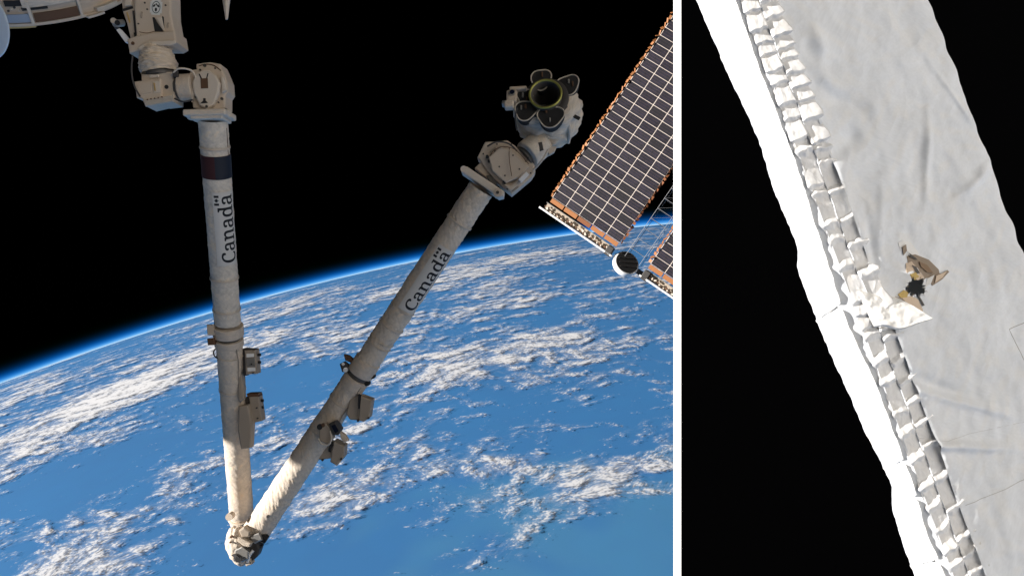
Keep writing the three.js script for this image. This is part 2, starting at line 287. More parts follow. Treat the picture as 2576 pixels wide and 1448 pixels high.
  part('cover_panel', poly(375, 232, d, [[356, 219], [392, 215], [394, 240], [360, 245]], 30.2, 32, 0.6), M.shell, w);
  part('gold_strip', poly(402, 228, d, [[398, 216], [402, 216], [405, 236], [401, 236]], 32.2, 33, 0.3), M.gold, w);
  part('handle', at(rbox(24, 9, 6, 3), frame(396, 197, d, 4)).translate(0, 0, 22 * d / F), M.shellPale, w);
  part('bolt', disc(427, 224, d, 5, 20, 24), M.black, w);
  part('skirt', poly(400, 262, d, [[374, 258], [444, 246], [446, 262], [378, 274]], 22.5, 33, 2), M.clothGrey, w);
  for (let k = 0; k < 5; k++) part('bolt', disc(384 + k * 9, 258 - k * 1.6, d, 1.8, 32, 34.5, 10), M.brown, w);
  part('connector_gap', at(cyl(25, 25, 10, 40).rotateZ(Math.PI / 2), frame(448, 222, d, 4)), M.gapMetal, arm);
  const cn = part('connector', at(new THREE.LatheGeometry([[1, -18], [30, -18], [33, -15], [33, 15], [30, 18], [1, 18]].map(([a, b]) => new THREE.Vector2(a, b)), 48).rotateZ(Math.PI / 2), frame(469, 219, d, 4)), M.shell, arm);
  part('clamp', poly(453, 200, d, [[444, 186], [457, 184], [459, 200], [446, 202]], 22, 32, 1.5), M.dark, cn);
}
{ // pitch joint at the head of the striped boom
  const d = 10.55, j = part('pitch_joint', poly(527, 222, d, [[497, 164], [531, 159], [557, 164], [563, 177], [575, 206], [577, 234], [570, 245], [570, 273], [541, 284], [510, 282], [489, 273], [487, 247], [476, 208], [483, 180], [498, 177]], -44, 16, 5), M.shell, arm);
  part('face_plate', poly(528, 232, d, [[505, 192], [522, 184], [536, 184], [552, 196], [563, 216], [560, 240], [547, 270], [530, 281], [513, 272], [498, 240], [494, 214]], 16, 34, 4), M.shellPale, j);
  part('side_cheek', poly(490, 230, d, [[479, 208], [488, 200], [497, 244], [490, 262], [488, 246]], 16, 26, 3), M.shellPale, j);
  part('side_cheek', poly(570, 225, d, [[562, 196], [570, 200], [576, 232], [566, 240]], 14, 26, 3), M.shellPale, j);
  part('hatch', poly(525, 216, d, [[516, 206], [534, 205], [535, 230], [517, 231]], 34.2, 35.2, 0.3), M.brown, j);
  part('hatch_ear', poly(514, 198, d, [[511, 194], [514, 194], [520, 206], [516, 206]], 34.2, 35.2, 0.3), M.black, j);
  part('hatch_ear', poly(534, 198, d, [[533, 193], [536, 193], [533, 205], [530, 205]], 34.2, 35.2, 0.3), M.black, j);
  part('latch', poly(525, 262, d, [[523, 255], [529, 255], [529, 261], [535, 266], [516, 268], [523, 261]], 34.2, 36.5, 0.6), M.black, j);
  part('bolt', disc(531, 275, d, 3.4, 28, 35), M.dark, j);
  part('bolt', disc(520, 169, d, 4, 14, 19), M.dark, j);
  part('bolt', disc(509, 180, d, 2.6, 14, 19), M.dark, j);
  part('bolt', disc(563, 252, d, 3.4, 14, 20), M.dark, j);
  part('cover_seam', at(tube([V(-22, 52, 16), V(-6, 56, 17), V(14, 54, 17), V(34, 40, 16)], 1.3), frame(527, 222, d)), M.brown, j);
  part('clevis_gap', poly(528, 280, d, [[490, 274], [568, 272], [572, 281], [488, 284]], -30, 10, 1), M.gapMetal, arm);
  const f = part('boom_flange', [at(rbox(106, 16, 84, 4), frame(527, 290, d, 1.5)), at(rbox(80, 12, 72, 4), frame(530, 300, d, 1.5))], M.shellPale, arm);
  part('flange_lug', at(rbox(15, 20, 20, 3), frame(480, 291, d, -4)), M.shellPale, f);
  part('flange_lug', at(rbox(12, 22, 20, 3), frame(575, 287, d, 18)), M.shellPale, f);
}
const R1 = rod(P(607.5, 1308, 13.0), P(534, 296, 10.6)), R2 = rod(P(644, 1335, 12.5), P(1211, 472, 11.3));
function printOn(R, py0, py1, r, th0, th1) { const a = tAt(R, py0), b = tAt(R, py1); return sheet((u, v) => R.on(a + (b - a) * u, th0 + (th1 - th0) * v, r), 40, 20, { uv: (u, v) => [u, 1 - v] }); }
{ // boom with the dark band
  const tb = tAt(R1, 851), tc = tAt(R1, 812), r = 0.181;
  const up = part('boom', clothRod(R1, tc, tAt(R1, 300), r * 0.985, r, 0.009), M.clothGrey, arm, 'straight boom with a dark red band and black lettering');
  part('band', ringOn(R1, tAt(R1, 443), tAt(R1, 386), r + 0.007, 56, 0.002), M.redBand, up, 'dark red band');
  part('band_reflection', sheet((u, v) => R1.on(tAt(R1, 443) + (tAt(R1, 386) - tAt(R1, 443)) * v, -0.1 + 1.9 * u, r + 0.0095), 24, 2), M.bandReflection, up, 'blue black sheet imitating a reflection on the band');  // reflection on the red band painted as a blue-black overlay
  part('wordmark', printOn(R1, 657, 474, r + 0.0085, -0.42, 1.15), wordMat, up, 'pale patch with the black word Canada and a small flag');
  part('cover_seam', tube([0, 1, 2, 3, 4].map((k) => R1.on(tAt(R1, 318) - k * 0.16, 1.02, r + 0.004)), 0.004), M.brown, up);
  const lo = part('boom', clothRod(R1, -0.05, tb, r * 1.0, r * 0.985, 0.008), M.cloth, arm);
  part('gather_ring', tube(Array.from({ length: 24 }, (_, k) => R1.on(tAt(R1, 868), k / 24 * Math.PI * 2, r + 0.003)), 0.006, 8, 96, true), M.cloth, lo);
  part('gather_ring', tube(Array.from({ length: 24 }, (_, k) => R1.on(tAt(R1, 893), k / 24 * Math.PI * 2, r + 0.003)), 0.005, 8, 96, true), M.cloth, lo);
  const c = part('boom_collar', [ringOn(R1, tAt(R1, 843), tAt(R1, 818), r * 1.16), ringOn(R1, tAt(R1, 868), tAt(R1, 851), r * 1.10)], M.shell, arm);
  part('collar_gap', ringOn(R1, tAt(R1, 852), tAt(R1, 842), r * 0.9), M.gapMetal, c);
  part('lug', poly(534, 832, 11.7, [[526, 815], [545, 815], [547, 842], [528, 842]], 4, 22, 2), M.shell, c);
  part('lug', poly(534, 858, 11.7, [[527, 850], [546, 848], [546, 866], [529, 867]], 4, 22, 2), M.brown, c);
  part('cable_loop', at(tube([V(8, 14, 0), V(-4, 10, 4), V(-7, 0, 6), V(-2, -10, 4), V(8, -16, 0)], 1.7), frame(545, 888, 11.8)), M.dark, lo);
  // two boxes clamped along the boom
  const d = 11.95, b1 = part('camera_box', poly(633, 910, d, [[619, 880], [646, 879], [650, 938], [622, 940]], -20, 16, 2), M.boxCover, arm);
  part('panel', poly(634, 893, d, [[624, 888], [643, 887], [643, 896], [624, 897]], 16.2, 17.2, 0.3), M.white, b1);
  part('panel', poly(634, 928, d, [[626, 923], [646, 922], [647, 931], [627, 932]], 16.2, 17.2, 0.3), M.white, b1);
  part('panel', poly(634, 910, d, [[624, 899], [645, 898], [646, 920], [626, 921]], 16.2, 17.4, 0.3), M.metal, b1);
  part('bracket', poly(617, 912, d, [[611, 876], [619, 876], [621, 944], [614, 944]], -16, 8, 1), M.dark, b1);
  part('cap', poly(632, 880, d, [[614, 875], [645, 877], [646, 884], [616, 884]], -18, 14, 1), M.dark, b1);
  for (const y of [892, 911]) part('bolt', at(cyl(3.6, 3.6, 8, 14).rotateZ(Math.PI / 2), frame(651, y, d)), M.black, b1);
  for (const [x, y] of [[637, 914], [641, 936]]) part('bolt', disc(x, y, d, 2, 14, 19, 10), M.dark, b1);
  const b2 = part('camera_box', poly(644, 1025, d + 0.25, [[629, 991], [653, 989], [662, 1056], [640, 1061]], -20, 16, 2), M.boxCover, arm);
  part('bracket', poly(626, 1030, d + 0.25, [[617, 998], [629, 996], [633, 1056], [624, 1058]], -16, 8, 1), M.dark, b2);
  part('cap', poly(642, 992, d + 0.25, [[624, 988], [652, 987], [655, 995], [627, 996]], -18, 17, 1), M.brown, b2);
  for (const y of [1007, 1024]) part('bolt', at(cyl(3.6, 3.6, 8, 14).rotateZ(Math.PI / 2), frame(658, y, d + 0.25)), M.black, b2);
  for (const [x, y] of [[650, 1023], [652, 1049]]) part('bolt', disc(x, y, d + 0.25, 2.2, 14, 19, 10), M.dark, b2);
  part('side_duct', [poly(622, 1070, d + 0.2, [[606, 1018], [630, 1014], [640, 1064], [637, 1122], [612, 1126], [604, 1080]], -6, 24, 4), poly(622, 940, d + 0.1, [[600, 905], [614, 900], [618, 1000], [606, 1010]], -4, 22, 4)], M.boxCover, arm);
}
{ // second boom
  const r = 0.179, ts = tAt(R2, 938), tl = tAt(R2, 948);
  const up = part('boom', clothRod(R2, ts, R2.L - 0.02, r * 0.98, r, 0.014), M.cloth, arm, 'slanting boom with black lettering on a pale patch');
  part('wordmark', printOn(R2, 770, 614, r + 0.0085, -0.34, 1.05), wordMat, up, 'pale patch with the black word Canada and a small flag');
  const lo = part('boom', clothRod(R2, -0.05, tl, r * 1.15, r * 0.98, 0.014, 64, 0.015), M.cloth, arm);
  for (const k of [0.52, 0.60, 1.15]) part('gather_ring', tube(Array.from({ length: 24 }, (_, i) => R2.on(ts + k, i / 24 * Math.PI * 2, r + 0.002 + 0.004 * Math.sin(i))), 0.006, 8, 96, true), M.cloth, up);
  const c = part('boom_collar', [ringOn(R2, ts, tAt(R2, 905), r * 1.07), ringOn(R2, tAt(R2, 972), tl, r * 1.05)], M.shell, arm);
  part('collar_gap', ringOn(R2, tl - 0.01, ts + 0.012, r * 0.9), M.gapMetal, c);
  const d = 11.9;
  part('lug', poly(876, 900, d, [[866, 890], [878, 893], [890, 903], [886, 912], [870, 905]], -8, 14, 2), M.brown, c);
  part('lug', poly(870, 922, d, [[856, 914], [867, 908], [880, 918], [876, 936], [862, 934]], -8, 14, 2), M.dark, c);
  part('pin', disc(872, 928, d, 6, 10, 20), M.white, c); part('pin', disc(866, 914, d, 3.4, 14, 20), M.white, c);
  part('bolt', disc(937, 945, d, 7, -8, 10), M.black, c); part('bolt', disc(924, 963, d, 7, -8, 10), M.black, c);
  part('hose', at(tube([V(18, 34, 8), V(12, 14, 14), V(2, -6, 12), V(-6, -22, 6)], 1.6), frame(928, 925, d)), M.shellPale, c);
  const a = part('camera_box', [poly(893, 1025, d, [[872, 1040], [880, 1003], [905, 990], [912, 1000], [904, 1056], [881, 1054]], -24, 10, 3), poly(920, 1026, d, [[909, 993], [938, 1004], [931, 1049], [917, 1058], [904, 1055]], -28, 18, 3)], M.boxCover, arm);
  part('strap', poly(908, 1005, d, [[904, 988], [911, 992], [908, 1024], [904, 1026]], 10, 20, 0.5), M.black, a);
  part('bolt', disc(903, 1055, d, 3, 8, 19, 10), M.dark, a); part('bolt', disc(929, 1048, d, 3, 14, 20, 10), M.dark, a);
  const b = part('camera_box', [poly(818, 1132, d + 0.3, [[796, 1128], [815, 1106], [843, 1112], [840, 1150], [804, 1155]], -24, 10, 3), poly(851, 1136, d + 0.3, [[842, 1106], [869, 1119], [867, 1148], [850, 1168], [833, 1158]], -28, 18, 3)], M.boxCover, arm);
  part('strap', poly(836, 1122, d + 0.3, [[833, 1108], [840, 1111], [834, 1133], [830, 1131]], 10, 20, 0.5), M.black, b);
  part('bolt', disc(813, 1154, d + 0.3, 3, 8, 14, 10), M.dark, b); part('bolt', disc(861, 1150, d + 0.3, 3, 16, 20, 10), M.dark, b);
  const cm = part('camera', poly(845, 1077, d, [[832, 1062], [847, 1055], [861, 1078], [855, 1090], [843, 1090]], -14, 26, 2), M.dark, arm, 'dark camera on a tan pan and tilt mount');
  part('lens', poly(848, 1077, d, [[838, 1066], [848, 1062], [857, 1079], [848, 1085]], 26.2, 27.5, 0.4), M.lens, cm);
  part('mount', poly(822, 1085, d, [[806, 1074], [822, 1060], [834, 1072], [842, 1098], [828, 1116], [806, 1104]], -6, 20, 3), M.boxCover, cm);
  part('mount_arm', at(tube([V(-20, 4, 20), V(-10, -8, 24), V(6, -10, 24), V(14, 6, 24), V(10, 24, 20)], 2.4), frame(824, 1104, d)), M.shellPale, cm);
  part('mount_arm', poly(864, 1098, d, [[856, 1082], [870, 1092], [878, 1106], [866, 1112], [858, 1100]], -4, 12, 2), M.shell, cm);
  part('knob', disc(808, 1070, d, 7, 14, 22), M.black, cm); part('knob', disc(816, 1066, d, 5, 14, 22), M.brown, cm);
}
{ // elbow
  const d = 12.35;
  const body = (() => { const m = frame(600, 1372, d, 14); return sheet((u, v) => { const th = u * Math.PI * 2, ph = v * Math.PI, p = V(Math.sin(ph) * Math.sin(th), Math.cos(ph), Math.sin(ph) * Math.cos(th)); const k = 1 + 0.07 * n3(p.x * 2.2, p.y * 2.2 + 4, p.z * 2.2) + 0.035 * n3(p.x * 6, p.y * 6, p.z * 6); return V(p.x * 30 * k, p.y * 50 * k, p.z * 34 * k).applyMatrix4(m); }, 48, 40, { wrapU: true }); })();
  const e = part('elbow_joint', body, M.cloth, arm, 'cream padded elbow housing with dark mechanisms');
  part('cuff', [tube(Array.from({ length: 20 }, (_, k) => R1.on(0.06, k / 20 * Math.PI * 2, 0.19)), 0.022, 8, 80, true)], M.cloth, e);
  part('knob', disc(580, 1296, d, 9, -6, 16), M.shell, e);
  part('bolt', disc(592, 1340, d, 3.4, 28, 35, 12), M.brown, e);
  part('bolt', disc(590, 1353, d, 2.2, 28, 37, 12), M.brown, e);
  part('drum', at(cyl(15, 15, 34, 28).rotateX(Math.PI / 2), frameTo(603, 1393, d - 0.1, V(-0.35, -0.5, 0.8))), M.dark, e);
  part('drum_housing', poly(618, 1385, d, [[600, 1372], [618, 1364], [634, 1376], [634, 1396], [616, 1404], [598, 1388]], 10, 34, 3), M.metal, e);
  part('drum', disc(611, 1394, d, 8, 32, 38), M.black, e);
  part('gearbox', poly(638, 1372, d, [[618, 1352], [650, 1358], [658, 1374], [650, 1396], [634, 1410], [622, 1404], [624, 1376]], -22, 16, 4), M.dark, e);
  part('yoke', poly(620, 1332, d, [[606, 1328], [620, 1318], [636, 1330], [634, 1344], [614, 1346]], -4, 24, 4), M.boxCover, e);
  part('yoke', poly(624, 1350, d, [[606, 1340], [616, 1342], [642, 1356], [638, 1366], [622, 1364], [606, 1352]], 16, 34, 4), M.cloth, e);
  part('strut', at(tube([V(6, 14, 20), V(0, 6, 24), V(-5, -6, 24), V(-8, -16, 20)], 4), frame(636, 1391, d)), M.white, e);
  part('motor', poly(648, 1347, d, [[634, 1340], [656, 1334], [664, 1352], [646, 1362], [636, 1356]], -6, 20, 3), M.metal, e);
  part('knob', at(cyl(11, 11, 20, 24).rotateZ(Math.PI / 2), frame(662, 1352, d, -30)), M.black, e);
  part('knob', disc(656, 1372, d, 4, -4, 12), M.black, e);
  part('foot', poly(630, 1408, d, [[620, 1400], [636, 1398], [640, 1412], [624, 1418]], -4, 22, 3), M.cloth, e);
}
{ // joint at the far end of the slanting boom
  const d = 11.35, j = part('pitch_joint', poly(1270, 420, d, [[1201, 398], [1220, 360], [1276, 356], [1296, 370], [1343, 415], [1346, 434], [1337, 448], [1287, 490], [1262, 470], [1229, 437]], -56, 20, 4), M.shell, arm);
  part('face_plate', poly(1283, 418, d, [[1230, 400], [1258, 374], [1285, 382], [1330, 424], [1302, 452], [1272, 464], [1238, 434]], 20, 34, 3), M.shell, j);
  part('pale_panel', poly(1314, 450, d, [[1303, 456], [1323, 437], [1330, 444], [1311, 464]], 32, 40, 1), M.white, j);
  part('cover_panel', poly(1290, 470, d, [[1266, 466], [1284, 484], [1316, 458], [1308, 452], [1284, 470]], 16, 30, 2), M.shell, j);
  part('cover_seam', at(tube([V(-52, 18, 28), V(-40, 34, 36), V(-20, 42, 40), V(10, 36, 42), V(46, 0, 38)], 1), frame(1283, 418, d)), M.brown, j);
  part('cover_seam', at(tube([V(-2, 44, 30), V(-2, 10, 39.4), V(4, -30, 38)], 0.9), frame(1283, 418, d)), M.brown, j);
  for (const [x, y, r] of [[1226, 398, 4], [1230, 409, 3.4], [1246, 386, 3], [1327, 402, 2.6], [1268, 462, 4.4]]) part('bolt', disc(x, y, d, r, 16, 32, 12), M.black, j);
  const f = part('boom_flange', poly(1214, 461, d, [[1163, 424], [1176, 423], [1269, 485], [1267, 497], [1255, 500], [1162, 437]], -38, 34, 4), M.shellPale, arm);
  part('clevis', [poly(1212, 436, d, [[1194, 424], [1210, 408], [1240, 436], [1228, 452]], -30, 12, 3)], M.shell, f);
  part('clevis_gap', poly(1236, 450, d, [[1222, 444], [1236, 440], [1252, 466], [1240, 470]], -20, 17, 2), M.gapMetal, f);
  part('flange_lug', disc(1252, 488, d, 11, -10, 38), M.shell, f); part('flange_lug', disc(1168, 430, d, 8, -10, 38), M.shellPale, f);
  part('bolt', disc(1252, 488, d, 4, 36, 41, 12), M.dark, f);
  const dir = V(52, 46, -26).normalize(), q = new THREE.Quaternion().setFromUnitVectors(V(0, 1, 0), dir), fr = (x, y) => new THREE.Matrix4().compose(P(x, y, d), q, V(1, 1, 1).multiplyScalar(d / F));
  part('connector_gap', at(cyl(31, 31, 12, 44), fr(1318, 396)), M.gapMetal, arm);
  const cn = part('connector', at(new THREE.LatheGeometry([[1, -26], [33, -26], [36, -22], [36, 24], [33, 34], [1, 34]].map(([a, b]) => new THREE.Vector2(a, b)), 48), fr(1342, 376)), M.clothGrey, arm);
  part('clamp', poly(1360, 374, d, [[1352, 364], [1362, 362], [1366, 382], [1356, 386]], 18, 34, 2), M.dark, cn);
  part('foot', poly(1388, 386, d, [[1372, 372], [1400, 370], [1394, 384], [1380, 392]], -10, 16, 3), M.shell, cn);
}
{ // end effector, open towards the viewer
  const d = 11.2, nrm = V(-0.12, 0.33, 0.93), m = frameTo(1374, 250, d, nrm);
  const prof = [[54, 2], [64, 0], [75, -8], [82, -26], [85, -50], [87, -80], [82, -104], [66, -122], [44, -132], [2, -134]];
  const body = sheet((u, v) => { const k = v * (prof.length - 1), i = Math.min(prof.length - 2, Math.floor(k)), t = k - i, th = u * Math.PI * 2; let r = prof[i][0] + (prof[i + 1][0] - prof[i][0]) * t; const z = prof[i][1] + (prof[i + 1][1] - prof[i][1]) * t; const c = Math.cos(th), s = Math.sin(th); r += 7 * n3(c * 1.8, s * 1.8, z / 34) * Math.min(1, r / 50) + 2.6 * n3(c * 4, s * 4, z / 14); if (s > 0.1) r *= 1 - 0.32 * smooth(0.1, 0.75, s); return V(c * r, s * r, z).applyMatrix4(m); }, 90, 54, { wrapU: true });
  const e = part('end_effector', body, M.clothGrey, arm, 'white cloth-wrapped gripper with a yellow ring around its dark mouth');
  const ann = (r0, r1, z0, z1) => at(new THREE.LatheGeometry([[r0, z0], [r1, z0], [r1, z1], [r0, z1], [r0, z0]].map(([a, b]) => new THREE.Vector2(a, b)), 56).rotateX(Math.PI / 2), m);
  part('face', ann(34.5, 57, -4, 8), M.dark, e);
  part('mouth_tube', ann(33, 40, -70, 26), M.gapMetal, e);
  part('ring', at(new THREE.TorusGeometry(39.5, 3.1, 12, 64).translate(0, 0, 26), m), M.yellow, e, 'yellow green metal ring');
  part('ring', at(new THREE.TorusGeometry(34.5, 1.3, 10, 64).translate(0, 0, 20), m), M.yellow, e);
  part('mouth', at(cyl(33, 33, 4, 40).rotateX(Math.PI / 2).translate(0, 0, -72), m), M.gapMetal, e);
  for (const [x, y, rx, ry, rot, z] of [[-13, 56, 25, 30, -0.1, -4], [54, 36, 27, 30, -0.9, -4], [-50, -34, 29, 27, 0.5, 0], [12, -56, 33, 29, 0.1, 2], [-54, 8, 20, 22, 0.2, -2]]) {
    const pts = Array.from({ length: 28 }, (_, k) => { const a = k / 28 * Math.PI * 2, q = 1 + 0.1 * Math.sin(3 * a + rot * 4); return V(x + (Math.cos(a) * rx * Math.cos(rot) - Math.sin(a) * ry * Math.sin(rot)) * q, y + (Math.cos(a) * rx * Math.sin(rot) + Math.sin(a) * ry * Math.cos(rot)) * q, z + 10); });
    const cup = part('latch_cup', at(slab(pts.map((p) => [p.x, p.y]), z - 16, z + 10, 3), m), M.black, e);
    part('cup_rim', at(tube(pts, 1.8, 8, 84, true), m), M.clothGrey, cup);
    for (let k = 0; k < 2; k++) part('latch_pin', at(rbox(3 + 2 * rnd(), 9 + 5 * rnd(), 5, 1, x + (rnd() - 0.5) * rx, y + (rnd() - 0.5) * ry, z + 12), m), k ? M.metal : M.brown, cup);
  }
  const c = part('camera', at(rbox(26, 34, 30, 4, -86, 4, 6), m), M.shell, e, 'grey brown camera unit beside the mouth');
  part('lens', at(cyl(8, 8, 8, 24).rotateX(Math.PI / 2).translate(-84, 10, 22), m), M.metal, c);
  part('lens', at(cyl(6, 6, 9, 24).rotateX(Math.PI / 2).translate(-84, 10, 23), m), M.lens, c);
  part('hood', at(rbox(44, 10, 26, 4, -70, 26, 8), m), M.shell, c);
  part('lamp_housing', at(rbox(24, 20, 22, 4, -92, -18, 10), m), M.shellPale, c);
  part('lamp_housing', at(rbox(14, 12, 18, 3, -104, -12, 8), m), M.metal, c);
  part('strap', at(rbox(9, 30, 4, 1).rotateZ(1.0).translate(70, -40, -20), m), M.black, e);
  part('fold', at(tube([V(40, -30, 0), V(52, -52, -20), V(56, -70, -50), V(50, -80, -80)], 5), m), M.clothGrey, e);
  part('fold', at(tube([V(-46, -62, -30), V(-20, -76, -34), V(10, -84, -44), V(36, -76, -50)], 4), m), M.clothGrey, e);
}

{ // dark plug in the slanting boom cover; its colour imitates the shade of a puncture
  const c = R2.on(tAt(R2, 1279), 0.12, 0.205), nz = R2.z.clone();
  part('puncture', new THREE.CylinderGeometry(0.024, 0.018, 0.03, 9).applyQuaternion(new THREE.Quaternion().setFromUnitVectors(V(0, 1, 0), nz)).translate(c.x, c.y, c.z), M.dark, arm, 'small dark plug painted like a puncture in the cloth cover');
}
{ // cable runs, straps and small fasteners on the arm
  const cable = (pts, r, mat, name = 'cable') => part(name, tube(pts, r, 8, 60), mat, arm);
  const q = (x, y, d, z) => P(x, y, d).add(V(0, 0, z * d / F));
  cable([q(352, 150, 10.5, 44), q(346, 190, 10.5, 36), q(352, 224, 10.5, 34), q(366, 250, 10.5, 34)], 0.011, M.dark);
  cable([q(440, 196, 10.5, 26), q(462, 182, 10.5, 36), q(490, 184, 10.5, 26), q(500, 200, 10.5, 22)], 0.012, M.shellPale);
  cable([q(446, 252, 10.5, 20), q(470, 262, 10.5, 30), q(492, 256, 10.5, 22)], 0.010, M.dark);
  cable([q(1226, 372, 11.3, 24), q(1248, 362, 11.3, 30), q(1280, 366, 11.3, 26), q(1300, 384, 11.3, 26)], 0.012, M.dark);
  cable([q(1340, 432, 11.3, 20), q(1362, 408, 11.3, 34), q(1378, 380, 11.3, 30)], 0.013, M.shellPale);
  cable([q(1300, 330, 11.1, 10), q(1296, 300, 11.1, 20), q(1300, 276, 11.1, 24)], 0.011, M.dark);
  cable([0, 1, 2, 3, 4, 5, 6].map((k) => R1.on(tAt(R1, 1000) + k * 0.16, 0.55 + 0.05 * Math.sin(k * 2), 0.192)), 0.007, M.boxCover);
  cable([0, 1, 2, 3, 4, 5, 6].map((k) => R2.on(tAt(R2, 1060) + k * 0.13, 0.75 + 0.06 * Math.sin(k * 2), 0.190)), 0.007, M.boxCover);
  for (const [R, y, r] of [[R1, 372, 0.188], [R1, 700, 0.188], [R1, 780, 0.187], [R1, 980, 0.187], [R2, 560, 0.190], [R2, 820, 0.188], [R2, 1010, 0.190], [R2, 1085, 0.192]]) part('strap', new THREE.LatheGeometry([[r, 0], [r + 0.004, 0.004], [r + 0.004, 0.026], [r, 0.03]].map(([a, b]) => new THREE.Vector2(a, b)), 48).applyMatrix4(R.m.clone().multiply(new THREE.Matrix4().makeTranslation(0, tAt(R, y), 0))), M.shell, arm);
  for (const [x, y, d, z] of [[356, 66, 10.5, 19], [362, 96, 10.5, 19], [438, 92, 10.5, 18], [378, 30, 10.5, 19], [424, 20, 10.5, 19], [372, 14, 10.5, 19], [500, 250, 10.55, 24], [556, 262, 10.55, 20], [546, 176, 10.55, 15], [498, 206, 10.55, 20], [1216, 390, 11.35, 19], [1250, 366, 11.35, 19], [1286, 366, 11.35, 19], [1322, 408, 11.35, 19], [1276, 478, 11.35, 20], [1334, 438, 11.35, 19], [1256, 424, 11.35, 33], [1290, 396, 11.35, 33], [1306, 430, 11.35, 33], [1270, 446, 11.35, 33]]) part('fastener', disc(x, y, d, 2.1, z, z + 3, 10), M.dark, arm);
  for (const [x, y, d, z, w, h, a] of [[364, 44, 10.5, 20.5, 16, 3, 84], [430, 70, 10.5, 20.5, 14, 3, 80], [512, 262, 10.55, 26, 12, 4, -60], [548, 262, 10.55, 26, 12, 4, 60], [1240, 380, 11.35, 24, 18, 4, 40], [1326, 392, 11.35, 16, 16, 5, -44], [1296, 478, 11.35, 22, 18, 4, 38]]) part('bracket', at(rbox(w, h, 5, 1), frame(x, y, d, a)).translate(0, 0, z * d / F), M.boxCover, arm);
}

